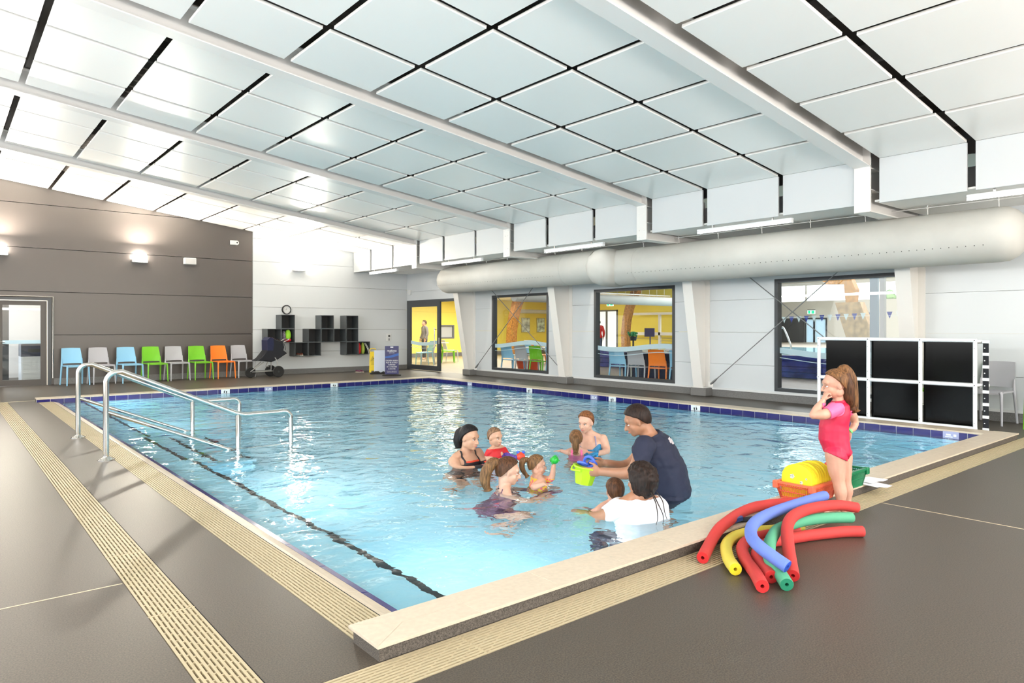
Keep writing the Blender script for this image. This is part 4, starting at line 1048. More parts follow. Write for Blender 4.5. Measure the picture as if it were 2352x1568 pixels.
def kickboard(x, m, lab, w=0.225, h=0.235, z=KH + 0.012, th=0.026, yc=2.47, tilt=0, prnt=False):
    t = thing('kickboard', lab, 'kickboard', (x, yc, z), 'yellow kickboards in the coral basket' if m is M_kick else None)
    P = [(-w / 2, 0), (w / 2, 0)] + [(w / 2 * math.cos(a) * 1.0, h * 0.62 + h * 0.38 * math.sin(a)) for a in [PI * i / 10 for i in range(11)]]
    M = Matrix.Translation((x, yc, z)) @ Matrix.Rotation(R(tilt), 4, 'Y')
    g = MB(); k = len(P); vs = []
    for (xx, s_) in ((0, 0.94), (0.005, 1), (th - 0.005, 1), (th, 0.94)): vs += [M @ Vector((xx, a * s_, h / 2 + (b - h / 2) * s_)) for a, b in P]
    fs = [tuple(range(k))[::-1], tuple(range(3 * k, 4 * k))]
    for q_ in range(3): fs += [(q_ * k + i, q_ * k + (i + 1) % k, (q_ + 1) * k + (i + 1) % k, (q_ + 1) * k + i) for i in range(k)]
    g.add(vs, fs); g.build('board', m, t, smooth=35)
    if prnt:
        g = MB()
        for (yy, zz, rr) in ((0.03, 0.155, 0.020), (-0.04, 0.12, 0.014), (0.07, 0.09, 0.012), (-0.01, 0.10, 0.010), (-0.075, 0.15, 0.009)):
            poly = [(yy + rr * math.cos(a * PI / 5) * (1 if a % 2 else 0.7), zz + rr * math.sin(a * PI / 5) * (1 if a % 2 else 0.75)) for a in range(10)]
            g.add([M @ Vector((-0.0012, a, b)) for a, b in poly], [tuple(range(10))])
        tag(g.build('printed_splashes', M_print, t), kind='stuff')
KB = ['', 'yellow kickboard directly behind the printed front one', 'third yellow kickboard from the front of the coral basket', 'fourth yellow kickboard from the front of the coral basket',
      'middle yellow kickboard of the row in the coral basket', 'fourth yellow kickboard from the back of the coral basket', 'third yellow kickboard from the back of the coral basket',
      'second yellow kickboard from the back of the coral basket', 'rearmost yellow kickboard in the coral basket, behind the girl']
for i in range(9):
    kickboard(4.69 + i * 0.034, M_kick, ('frontmost yellow kickboard with grey printed splashes in the coral basket' if i == 0 else
              KB[i]), h=0.245 - 0.004 * (i % 3), tilt=4, prnt=(i == 0))
t = kickboard(5.16, F_red, 'red float board lying across the green basket', w=0.12, h=0.36, z=KH + 0.15, th=0.03, yc=2.48, tilt=72)
# ---- papers on the kerb
M_paper = mat('paper_white', (0.82, 0.82, 0.84), rough=0.8)
for i, (P, lab) in enumerate(((((5.66, 2.50, .072), (5.88, 2.47, .073), (5.84, 2.30, .085), (5.63, 2.33, .075)), 'upper white paper sheet on the kerb edge'),
                       (((5.58, 2.46, .071), (5.74, 2.44, .0715), (5.72, 2.22, .062), (5.54, 2.26, .066)), 'lower white paper sheet hanging over the kerb edge'))):
    g = MB(); a, b, c, d = [Vector(p) for p in P]; N = 6; vs = []
    for k in range(2):
        for p in range(N + 1):
            for q_ in range(N + 1):
                u, v = p / N, q_ / N; w_ = (a * (1 - u) + b * u) * (1 - v) + (d * (1 - u) + c * u) * v; w_ = w_ + Vector((0, 0, 0.006 * math.sin(u * 6 + i) * v + 0.0008 * k)); vs.append(w_)
    n1 = (N + 1) ** 2; fs = []
    for p in range(N):
        for q_ in range(N):
            o = p * (N + 1) + q_; fs += [(o, o + 1, o + N + 2, o + N + 1), (n1 + o, n1 + o + N + 1, n1 + o + N + 2, n1 + o + 1)]
    g.add(vs, fs); o = g.build('paper_sheet', M_paper, smooth=60, org=P[0]); tag(o, lab, 'paper', 'papers on the kerb')

# ---- depth and no-diving plaques over the waterline tiles
M_plq = mat('plaque_white', (0.72, 0.76, 0.78), rough=0.3); M_plb = mat('plaque_lilac', (0.32, 0.33, 0.50), rough=0.3)
def plaque(x, y, ax, kind, lab):
    t = thing('pool_plaque', lab, 'plaque', (x, y, 0), 'marker plaques on the pool rim'); w_ = 0.085; h0, h1 = -0.055, 0.05
    n_ = -0.010
    def B(g, u0, u1, z0, z1, d0, d1):
        if ax == 'X': g.box(x + u0, x + u1, y + d1, y + d0, z0, z1)
        else: g.box(x + d1, x + d0, y + u0, y + u1, z0, z1)
    g = MB(); B(g, -w_, w_, h0, h1, -0.006, -0.014); g.build('plate', M_plq if kind == 'w' else M_plb, t)
    g = MB()
    if kind == 'w':
        B(g, -0.032, -0.010, -0.02, 0.015, -0.014, -0.016); B(g, 0.010, 0.032, -0.02, 0.015, -0.014, -0.016); B(g, -0.02, -0.010, 0.015, 0.03, -0.014, -0.016); B(g, 0.010, 0.02, -0.035, -0.02, -0.014, -0.016)
        g.build('arrow_marks', M_black, t)
    else:
        B(g, -0.06, -0.03, -0.01, 0.02, -0.014, -0.016); B(g, -0.02, 0.06, -0.02, -0.008, -0.014, -0.016); B(g, 0.0, 0.05, 0.0, 0.02, -0.014, -0.016); g.build('swimmer_mark', M_plq, t)
plaque(4.46, 14.43, 'X', 'w', 'white arrow plaque nearest the handrails on the far pool rim')
plaque(5.34, 14.43, 'X', 'b', 'lilac swimmer plaque below the row of chairs')
plaque(6.82, 14.43, 'X', 'w', 'white arrow plaque below the wall cubes')
plaque(9.355, 12.72, 'Y', 'b', 'lilac swimmer plaque nearest the far pool corner')
plaque(9.355, 10.65, 'Y', 'w', 'white arrow plaque below the left yellow-room window')
plaque(9.355, 8.83, 'Y', 'b', 'lilac swimmer plaque just left of a white one')
plaque(9.355, 8.38, 'Y', 'w', 'white arrow plaque right of a lilac plaque below the middle window')
plaque(9.355, 6.6, 'Y', 'w', 'white arrow plaque near the middle column plinth')
plaque(9.355, 2.97, 'Y', 'b', 'small dark plaque near the right pool corner')
# ================================================================ rooms beyond the glazing
M_yelw = mat('yellow_wall', (0.93, 0.77, 0.13), rough=0.5); M_cafe = mat('cafe_floor', (0.28, 0.23, 0.17), rough=0.35, noise=(6, 0.15))
M_hallw = mat('hall_cream', (0.66, 0.64, 0.56), rough=0.5); M_glulam = mat('glulam_timber', (0.32, 0.14, 0.03), rough=0.5, noise=(12, 0.3, 2)); M_ply = mat('plywood_timber', (0.34, 0.20, 0.09), rough=0.5, noise=(7, 0.3, 3))
M_table = mat('table_top', (0.72, 0.68, 0.60), rough=0.35)
f2 = struct('floor', loc=(XW + 0.12, 0, 0)); f2.name = 'floor_cafe'
MB().add([(XW - 0.0, -6, -0.003), (34, -6, -0.003), (34, 26.2, -0.003), (XW - 0.0, 26.2, -0.003)], [(0, 1, 2, 3)]).build('floor_sheet', M_cafe, f2)
wy = struct('wall_yellow')
for z0, z1 in zip((0, 1.0, 2.0), (0.996, 1.996, 3.4)):
    g = MB()
    for (a, b, c, d) in rects_minus(XW + .1, 24, z0, z1, [(17.3, 18.2, 0.80, 1.42)]): g.box(a, b, 26, 26.12, c, d)
    g.build('wall_panel', M_yelw, wy)
    MB().box(24, 24.12, 17.25, 26, z0, z1).build('wall_panel', M_yelw, wy)
MB().box(XW + .12, XW + .2, 18.8, 26, 0, 3.4).build('wall_panel', M_yelw, wy)
bb = struct('baseboard_cafe'); MB().box(XW + .2, 24, 25.98, 26, 0, 0.16).build('cove', M_base, bb)
w4 = struct('window_4', loc=(17.7, 26, 0.8)); g = MB()
g.box(17.3, 18.2, 25.97, 26.1, 1.36, 1.42); g.box(17.3, 18.2, 25.97, 26.1, 0.80, 0.86); g.box(17.3, 17.36, 25.97, 26.1, .86, 1.36); g.box(18.14, 18.2, 25.97, 26.1, .86, 1.36)
g.build('window_frame', mat('frame_mid_grey', (0.16, 0.17, 0.18), rough=0.4), w4); MB().box(17.36, 18.14, 26.06, 26.07, 0.86, 1.36).build('shutter', mat('shutter_grey', (0.5, 0.52, 0.52), rough=0.4), w4)
c2 = struct('ceiling_cafe')
for i in range(5):
    for j in range(4): MB().box(12.0 + i * 2.4, 14.38 + i * 2.4, 18.2 + j * 1.95, 20.13 + j * 1.95, 2.62, 2.66).build('ceiling_panel', M_ceil, c2)
MB().box(17.75, 18.2, 25.6, 25.95, 2.56, 2.60).build('ceiling_vent', M_glulam, c2)
c3 = struct('ceiling_hall'); MB().box(XW + .12, 34, -6, 26.2, 4.6, 4.7).build('ceiling_sheet', mat('hall_ceiling', (0.42, 0.39, 0.31), rough=0.6), c3)
wh = struct('wall_hall')
for (a, b, c, d) in rects_minus(-6, 26, 0, 4.6, [(7.0, 17.64, 2.56, 3.32), (15.36, 15.88, 0.6, 1.70), (15.95, 16.31, 0.6, 1.70)]):
    MB().box(32, 32.12, a, b, c, d).build('wall_panel', M_hallw, wh)
MB().box(XW + .12, 34, -6.12, -6, 0, 4.6).build('wall_panel', M_hallw, wh); MB().box(XW + .12, 34, 26.14, 26.26, 0, 4.6).build('wall_panel', M_hallw, wh)
for y in (8.6, 11.2, 12.9, 16.3): MB().box(31.98, 32.1, y, y + 0.06, 2.56, 3.32).build('mullion', M_hallw, wh)
MB().box(31.93, 32, 16.40, 17.64, 0.6, 1.745).build('dark_door', M_char, wh)
for (a, b) in ((15.36, 15.88), (15.95, 16.31)):
    g = MB(); g.box(31.96, 32, a - .06, a, 0.6, 1.76); g.box(31.96, 32, b, b + .06, 0.6, 1.76); g.box(31.96, 32, a, b, 1.70, 1.76); g.build('door_frame', M_char, wh)
    MB().box(32.03, 32.05, a, b, 0.6, 1.7).build('pane', M_frost, wh)
# raised pool in the hall
t = thing('raised_pool', 'raised hall pool with a navy tiled side seen through the right window', 'pool', (17, 6, 0))
M_navy2 = mat('blue_pool_tile', (0.02, 0.04, 0.26), rough=0.25, noise=(3, 0.4))
for i in range(4): MB().bbox(16.94, 17.0, -2, 16.5, 0.004 + i * 0.145, 0.142 + i * 0.145, 0.006).build('tile_course', M_navy2, t)
MB().box(17.0, 32, -4, 17.2, 0, 0.575).build('pool_deck', mat('hall_deck', (0.48, 0.42, 0.34), rough=0.5), t)
MB().box(17.3, 24, -3, 15, 0.575, 0.585).build('pool_water', mat('hall_water', (0.35, 0.62, 0.72), rough=0.08), t)
g = MB(); g.tube(smooth_path([(18.5, 9.86, 0.58), (18.5, 9.9, 0.85), (18.5, 10.08, 1.26), (18.5, 10.16, 1.29), (18.5, 10.26, 1.26), (18.5, 10.3, 0.58)], 5), 0.028, 8); g.build('grab_rail', M_alutube, t, smooth=True)
# timber portals and arches
def slabpoly(nm, lab, pts, x0, x1, m, group='timber members beyond the windows', axis='X'):
    t = thing(nm, lab, 'timber', (x0, pts[0][0], 0) if axis == 'X' else (pts[0][0], x0, 0), group); g = MB(); g.prism(pts, x0, x1, axis); g.build('timber', m, t); return t
slabpoly('timber_post', 'wide slanting plywood-faced post seen through the right window', [(10.27, 2.10), (9.50, 2.10), (9.24, 1.40), (9.24, 0.6), (9.80, 0.6)], 22, 22.35, M_ply)
slabpoly('timber_beam', 'upper timber knee above the slanting post', [(11.7, 2.98), (11.5, 2.82), (10.9, 2.80), (10.83, 2.12), (10.55, 2.12), (10.50, 2.6), (10.66, 2.98)], 24, 24.3, M_glulam)
slabpoly('timber_beam', 'timber beam end at the top right corner of the right window', [(8.35, 3.1), (7.8, 2.75), (7.3, 2.75), (7.3, 3.1)], 22, 22.3, M_glulam)
def arch(nm, lab, c, r0, a0, a1, wdt, x0, x1, axis, leg):
    P = []; Q = []
    for i in range(13):
        a = a0 + (a1 - a0) * i / 12; P.append((c[0] + r0 * math.cos(a), c[1] + r0 * math.sin(a))); Q.append((c[0] + (r0 + wdt) * math.cos(a), c[1] + (r0 + wdt) * math.sin(a)))
    t = thing(nm, lab, 'timber', (0, 0, 0), 'timber members beyond the windows'); g = MB(); g.prism(P + Q[::-1], x0, x1, axis); g.build('timber', M_glulam, t)
    return t
# W2 arch in plane x=22: leg near y 19.1 curving towards smaller y
arch('timber_arch', 'curved timber arch seen through the middle window', (15.6, 0.9), 3.35, R(-16), R(95), 0.30, 22, 22.25, 'X', 0)
arch('timber_arch', 'curved timber arch seen through the left yellow-room window', (24.4, 0.7), 4.10, R(188), R(95), 0.40, 24.0, 24.3, 'Y', 0)
# ducts
t = thing('hall_duct', 'long white round duct seen through the top of the middle window', 'duct', (18, 15.5, 2.22)); g = MB(); g.tube([(13, 15.5, 2.22), (24, 15.5, 2.24)], 0.155, 20); g.build('duct_run', M_duct, t, smooth=60)
g = MB()
for i in range(9): g.tube([(16.7 + i * 0.42, 15.5, 2.38), (16.7 + i * 0.42, 15.5, 4.6)], 0.006, 4)
tag(g.build('hanger_wires', M_steelw, t), kind='stuff')
t = thing('hall_duct', 'narrow white duct above the two posters', 'duct', (22, 25, 2.08)); g = MB(); g.tube([(20.9, 25, 2.08), (24, 25, 2.08)], 0.095, 16); g.build('duct_run', M_duct, t, smooth=60)
# double doors, exit sign
d3 = struct('door_3', loc=(24, 21.8, 0))
g = MB(); g.box(23.96, 24, 21.18, 21.25, 0, 2.12); g.box(23.96, 24, 22.38, 22.45, 0, 2.12); g.box(23.96, 24, 21.18, 22.45, 2.05, 2.12); g.box(23.96, 24, 21.78, 21.90, 0, 2.05); g.build('door_frame', mat('frame_mid_grey', (0.16, 0.17, 0.18)), d3)
for (a, b) in ((21.25, 21.78), (21.90, 22.38)): MB().box(23.97, 23.99, a, b, 0.02, 2.05).build('door_leaf', mat('door_white_glow', (0.85, 0.87, 0.88), rough=0.35, emit=(0.9, 0.95, 1.0, 0.5)), d3)  # leaves glow faintly, brightness put into the white
M_exit = mat('exit_green', (0.0, 0.45, 0.16), emit=(0.0, 0.6, 0.25, 1.2))
def exitsign(x, y, z, w_, lab):
    t = thing('exit_sign', lab, 'sign', (x, y, z)); h = w_ * 0.5
    MB().bbox(x - 0.02, x + 0.02, y - w_ / 2, y + w_ / 2, z - h / 2, z + h / 2, 0.005).build('sign_box', mat('exit_white', (0.85, 0.9, 0.87), emit=(0.9, 1, 0.95, 0.8)), t)
    g = MB(); g.box(x - 0.024, x - 0.02, y - w_ * 0.42, y - w_ * 0.05, z - h * 0.4, z + h * 0.4); g.box(x - 0.024, x - 0.02, y + w_ * 0.12, y + w_ * 0.40, z - h * 0.4, z + h * 0.4); g.build('pictogram', M_exit, t)
    MB().box(x - 0.02, x + 0.02, y - w_ / 2, y + w_ / 2, z + h / 2, z + h / 2 + 0.03).build('bracket', M_black, t)
exitsign(31.6, 15.86, 2.03, 0.36, 'green exit sign seen through the right window'); exitsign(23.5, 21.2, 2.38, 0.40, 'green exit sign above the white double doors')
# posters
M_po1 = mat('poster_pale', (0.60, 0.70, 0.76), rough=0.3, noise=(4.5, 0.5, 3)); M_po2 = mat('poster_cool', (0.52, 0.66, 0.76), rough=0.3, noise=(6.0, 0.55, 3))
for (a, b, m, lab) in ((22.27, 22.82, M_po1, 'pale framed poster of a swimmer, left of the two on the yellow wall'), (23.29, 23.83, M_po2, 'pale blue framed poster, right of the two on the yellow wall')):
    t = thing('poster', lab, 'poster', (a, 25.97, 1.06), 'posters on the yellow wall'); MB().box(a + .02, b - .02, 25.965, 25.975, 1.08, 1.76).build('print', m, t)
    g = MB(); g.box(a, b, 25.96, 25.99, 1.06, 1.08); g.box(a, b, 25.96, 25.99, 1.76, 1.78); g.box(a, a + .02, 25.96, 25.99, 1.08, 1.76); g.box(b - .02, b, 25.96, 25.99, 1.08, 1.76); g.build('poster_frame', M_alutube, t)
# servery frame (white posts and shelves) through the middle window
t = thing('serving_kiosk', 'white framed kiosk rails in front of the yellow wall', 'kiosk', (23.4, 19, 0))
g = MB(); g.box(23.35, 23.5, 17.6, 19.95, 1.84, 1.94); g.box(23.35, 23.45, 18.27, 18.36, 0.5, 1.84); g.box(23.35, 23.5, 17.6, 20.2, 0.97, 1.10); g.build('frame', M_steelw, t)
g = MB()
for z in (0.62, 0.74, 0.86): g.tube([(23.4, 17.6, z), (23.4, 18.36, z)], 0.012, 6)
g.tube([(23.4, 18.36, 0.80), (23.4, 20.2, 0.84)], 0.012, 6); g.build('rails', M_alutube, t)
# bunting
t = thing('bunting', 'string of blue and white flags across the hall pool', 'bunting', (20, 10, 1.6)); M_fb = mat('flag_blue', (0.02, 0.04, 0.30), rough=0.7); M_fw = mat('flag_white', (0.75, 0.75, 0.72), rough=0.7)
g = MB(); g.tube([(20, 11.8, 1.60), (20, 7.0, 1.64)], 0.005, 5); g.build('cord', M_fw, t)
for i in range(20):
    y = 11.6 - i * 0.235; z = 1.60 + 0.0085 * i
    g = MB(); g.prism([(y - 0.075, z), (y + 0.075, z), (y, z - 0.19)], 20 - 0.002, 20 + 0.002, 'X'); g.build('flag', M_fb if i % 2 == 0 else M_fw, t)
# slim posts
for (y, w_, x, m, lab) in ((6.43, 0.05, 16, M_steelw, 'slim white post seen through the right window'), (6.61, 0.08, 16, mat('post_bluegrey', (0.45, 0.55, 0.62)), 'blue grey post beside the slim white one')):
    t = thing('hall_post', lab, 'post', (x, y, 0)); MB().box(x, x + 0.1, y - w_, y + w_, 0, 4.6).build('post', m, t)
# things outside the hall clerestory
M_leaf = mat('distant_foliage', (0.10, 0.17, 0.06), rough=0.9, noise=(1.5, 0.5)); M_trunk = mat('bark', (0.12, 0.09, 0.06))
random.seed(4)
for (x, y, h, lab) in ((62, 27.5, 3.6, 'small tree outside left of the timber knee'), (62, 23.2, 4.1, 'taller tree outside right of the timber knee'), (60, 20.6, 3.7, 'rightmost tree outside the hall')):
    t = thing('tree', lab, 'tree', (x, y, 0), 'trees outside the hall'); g = MB(); g.tube([(x, y, 0), (x, y, h * 0.6)], [0.18, 0.10], 8); g.build('trunk', M_trunk, t)
    g = MB()
    for k in range(60):
        a = random.random() * 6.28; r = random.random() ** 0.5 * 1.3; z = h * (0.55 + 0.45 * random.random()); g.ball((x + r * math.cos(a), y + r * math.sin(a), z), 0.25 + random.random() * 0.2, 6, 4)
    tag(g.build('crown', M_leaf, t), kind='stuff')
t = thing('house_roof', 'pale gabled roof outside the hall clerestory', 'building', (55, 26, 0)); g = MB(); g.prism([(23.5, 2.8), (26.2, 4.6), (29.0, 2.8), (29, 0), (23.5, 0)], 55, 62, 'X'); g.build('gable', mat('pale_roof', (0.42, 0.42, 0.44), rough=0.6), t)
MB().add([(XL - 60, -60, -1.3), (120, -60, -1.3), (120, 120, -1.3), (XL - 60, 120, -1.3)], [(0, 1, 2, 3)]).build('ground_outside', mat('ground_pale', (0.35, 0.34, 0.31), rough=0.9)); bpy.data.objects['ground_outside']['kind'] = 'structure'

# ---- cafe chairs and tables
cl = 'moulded plastic chairs'
for (m, y, lab) in ((C_blue, 14.30, 'pale blue chair seen from behind at the left of the left yellow-room window'), (C_grey, 13.72, 'grey chair seen from behind through the left yellow-room window'),
                    (C_green, 13.14, 'green chair seen from behind through the left yellow-room window'), (C_blue, 12.52, 'pale blue chair half hidden by the right edge of the left yellow-room window'),
                    (C_blue, 10.40, 'pale blue chair seen from behind at the left of the middle window'), (C_grey, 9.86, 'grey chair seen from behind through the middle window'),
                    (C_orange, 9.28, 'orange chair seen from behind through the middle window'), (C_blue, 8.72, 'pale blue chair at the right edge of the middle window')):
    chair(m, 11.95, y, 98, lab)
def table(x, y, lab, L=1.6, W=0.7, rz=0, m=M_table):
    t = thing('cafe_table', lab, 'table', (x, y, 0), 'cafe tables beyond the windows'); M = Matrix.Translation((x, y, 0)) @ Matrix.Rotation(R(rz), 4, 'Z')
    MB().bbox(-W / 2, W / 2, -L / 2, L / 2, 0.72, 0.75, 0.005, M).build('table_top', m, t)
    for s_ in (-1, 1):
        g = MB(); p = M @ Vector((0, s_ * L * 0.36, 0)); g.lathe([(0.2, 0), (0.2, 0.012), (0.03, 0.03), (0.025, 0.72)], tuple(p), 14); g.build('leg', M_alutube, t, smooth=30)
table(12.75, 9.6, 'long pale counter table behind the chairs of the middle window', 3.4, 0.6)
t = thing('dark_partition', 'low navy partition behind the middle window chairs', 'partition', (13.2, 9.6, 0)); MB().bbox(13.1, 13.16, 7.9, 11.4, 0, 0.68, 0.006).build('panel', mat('navy_panel', (0.012, 0.014, 0.05), rough=0.5), t)
table(12.9, 13.9, 'cafe table behind the chairs of the left yellow-room window', 1.8, 0.7); table(14.0, 21.4, 'cafe table just inside the sliding door glass', 1.0, 0.8); table(16.6, 18.8, 'cafe table further back behind the left yellow-room window', 1.4, 0.8)
chair(C_green, 14.5, 21.1, 60, 'green chair seen through the open sliding doorway'); chair(C_grey, 14.95, 21.6, 75, 'grey chair behind the green one in the open doorway')
chair(C_grey, 13.35, 20.7, -120, 'grey chair seen through the sliding door glass'); chair(C_blue, 12.9, 20.2, -100, 'pale blue chair seen through the sliding door glass')
chair(C_blue, 16.0, 18.3, -70, 'pale blue chair facing the table behind the left window'); chair(C_blue, 14.2, 16.5, -90, 'second pale blue chair deeper behind the left window'); chair(C_orange, 14.6, 16.1, 60, 'orange chair at the table behind the left window')
chair(C_green, 17.4, 17.9, 90, 'green chair at the far table behind the left window'); chair(C_grey, 17.1, 19.6, 150, 'grey chair beyond the far table behind the left window')
t = thing('toy_tub', 'red orange tub on the floor behind the left window chairs', 'tub', (12.7, 14.5, 0)); g = MB(); g.lathe([(0.26, 0), (0.33, 0.38), (0.34, 0.40), (0.315, 0.40), (0.25, 0.02)], (12.55, 14.35, 0), 20); g.build('tub_body', mat('tub_red', (0.72, 0.09, 0.03), rough=0.45), t, smooth=40)
t = thing('cash_till', 'black till box on the counter behind the middle window', 'till', (12.8, 8.9, 0.75)); g = MB(); g.prism([(12.62, 0.75), (12.62, 0.86), (12.74, 0.94), (12.98, 0.94), (12.98, 0.75)], 8.75, 9.25, 'Y'); g.build('body', M_black, t)
MB().bbox(12.60, 12.64, 8.92, 9.05, 0.88, 0.97, 0.004).build('display', mat('till_blue', (0.02, 0.08, 0.3)), t)
t = thing('tote_bag', 'white and pink bag on the counter behind the middle window', 'bag', (12.75, 9.5, 0.75)); bag(12.72, 9.62, 0.75, 0.22, 0.34, 0.13, M_paper, 0.7, 0.08).build('bag_body', M_paper, t, smooth=60); bag(12.62, 9.46, 0.70, 0.10, 0.18, 0.14, M_redf, 0.8).build('pink_cloth', mat('pink_cloth', (0.8, 0.18, 0.22), rough=0.9), t, smooth=60)
t = thing('menu_sign', 'small dark menu board on a stand seen through the middle window', 'sign', (18, 14.5, 0)); g = MB(); g.box(18, 18.03, 14.32, 14.72, 1.0, 1.28); g.tube([(18.02, 14.5, 0), (18.02, 14.5, 1.0)], 0.02, 8); g.build('board', M_signblue, t)
t = thing('menu_sign', 'dark notice board beside the white double doors', 'sign', (20, 19.6, 0)); g = MB(); g.box(20, 20.03, 18.62, 19.0, 0.7, 1.05); g.tube([(20.02, 18.8, 0), (20.02, 18.8, 0.7)], 0.02, 8); g.build('board', M_signblue, t)
t = thing('potted_plant', 'dark green plant on the counter in front of the yellow wall', 'plant', (18, 15.2, 0.9)); g = MB()
random.seed(2)
for k in range(40):
    a = random.random() * 6.28; r = random.random() * 0.2; g.ball((18 + r * math.cos(a) * .6, 15.2 + r * math.sin(a), 1.02 + random.random() * 0.12), 0.035, 5, 4)
tag(g.build('leaves', mat('plant_green', (0.02, 0.22, 0.06), rough=0.6), t), kind='stuff'); g = MB(); g.lathe([(0.10, 0.86), (0.13, 1.0)], (18, 15.2, 0), 12); g.tube([(18, 15.2, 0), (18, 15.2, 0.86)], 0.03, 8); g.build('pot', M_black, t)

# ---- office behind the glazed door in the grey wall
wo = struct('wall_office')
MB().box(-0.4, 3.2, 22.0, 22.1, 0, 2.8).build('wall_panel', mat('office_white', (0.82, 0.80, 0.77), rough=0.6), wo)
MB().box(3.1, 3.2, 18.92, 22.0, 0, 2.8).build('wall_panel', M_whitep, wo); MB().box(-0.4, 3.2, 18.92, 22.1, 2.8, 2.9).build('office_soffit', M_whitep, wo)
MB().box(-0.4, 3.2, YW, 22.1, -0.01, 0.0).build('office_floor', M_floor, wo)
d4 = struct('door_4', loc=(1.0, 21.3, 0)); g = MB(); g.box(0.80, 0.87, 21.2, 21.26, 0, 2.05); g.box(1.20, 1.34, 21.2, 21.26, 0, 2.05); g.box(0.87, 1.2, 21.2, 21.26, 1.72, 2.05); g.box(0.87, 1.2, 21.2, 21.26, 0, 0.12); g.build('door_leaf', M_char, d4)
MB().box(0.87, 1.2, 21.24, 21.245, 0.12, 1.72).build('pane', mat('glowing_pane', (0.9, 0.95, 1), emit=(0.9, 0.96, 1.0, 1.6)), d4)  # emission put into the pane so that it looks lit
t = thing('photocopier', 'white photocopier with navy top behind the glazed door', 'copier', (1.75, 20, 0)); MB().bbox(1.47, 2.1, 19.6, 20.3, 0.02, 0.62, 0.015).build('cabinet', M_whitep, t)
g = MB(); g.prism([(1.47, 0.62), (1.47, 0.90), (1.55, 0.96), (2.1, 0.96), (2.1, 0.62)], 19.62, 20.3, 'Y'); g.build('scanner_top', mat('copier_navy', (0.01, 0.015, 0.05), rough=0.4), t)
MB().box(1.60, 2.0, 19.59, 19.61, 0.72, 0.80).build('paper_slot', M_black, t)
for z in (0.2, 0.4, 0.56): MB().bbox(1.50, 2.07, 19.585, 19.6, z - 0.08, z + 0.06, 0.004).build('drawer', M_whitep, t)
area('office_ceiling_light', (1.6, 20.2, 2.75), (0, 0, 0), 1.6, 1.0, 45, (1, 0.97, 0.93))
area('cafe_ceiling_light', (16.5, 21.5, 2.55), (0, 0, 0), 7, 5, 520, (1, 0.97, 0.90))
area('hall_roof_light', (24, 8, 4.5), (0, 0, 0), 10, 14, 1300, (0.97, 0.98, 1.0))
# ================================================================ people
_A = math.atan2(1894, 1579); FW = Vector((math.cos(_A), math.sin(_A), 0)); RT = Vector((math.sin(_A), -math.cos(_A), 0)); UP = Vector((0, 0, 1))
def at(px, py, d):
    """point at distance d (metres, along the view axis) on the sight line of a measured point"""
    return Vector((0, 0, 1.3)) + FW * d + RT * (d * (px - 1176) / 1579.0) + UP * (d * (752 - py) / 1579.0)
def skin(nm, c): return mat(nm, c, rough=0.48, sss=0.12, noise=(14, 0.06))
SK_pale, SK_mid, SK_tan = skin('skin_pale', (0.60, 0.35, 0.25)), skin('skin_mid', (0.50, 0.28, 0.18)), skin('skin_tan', (0.36, 0.17, 0.095))
SK_child = skin('skin_child', (0.57, 0.31, 0.22))
M_lip = mat('lip', (0.50, 0.14, 0.12), rough=0.4); M_eyew = mat('eye_white', (0.75, 0.73, 0.70), rough=0.2); M_iris = mat('iris_dark', (0.03, 0.02, 0.015), rough=0.15)
def hairmat(nm, c):
    if nm in MATS: return MATS[nm]
    m = mat(nm, c, rough=0.5, spec=0.22); n = m.node_tree.nodes; l = m.node_tree.links; b = n['Principled BSDF']
    tc = n.new('ShaderNodeTexCoord'); mp = n.new('ShaderNodeMapping'); mp.inputs['Scale'].default_value = (90, 90, 14)
    t = n.new('ShaderNodeTexNoise'); t.inputs['Scale'].default_value = 1.0; t.inputs['Detail'].default_value = 3
    l.new(tc.outputs['Object'], mp.inputs['Vector']); l.new(mp.outputs[0], t.inputs['Vector'])
    r = n.new('ShaderNodeValToRGB'); r.color_ramp.elements[0].position = 0.35; r.color_ramp.elements[1].position = 0.68
    r.color_ramp.elements[0].color = tuple(x * 0.45 for x in c) + (1,); r.color_ramp.elements[1].color = tuple(min(1, x * 1.5) for x in c) + (1,)
    l.new(t.outputs['Fac'], r.inputs['Fac']); l.new(r.outputs[0], b.inputs['Base Color'])
    bn = n.new('ShaderNodeBump'); bn.inputs['Strength'].default_value = 0.6; bn.inputs['Distance'].default_value = 0.006; l.new(t.outputs['Fac'], bn.inputs['Height']); l.new(bn.outputs[0], b.inputs['Normal'])
    return m
def V(*a): return Vector(a)
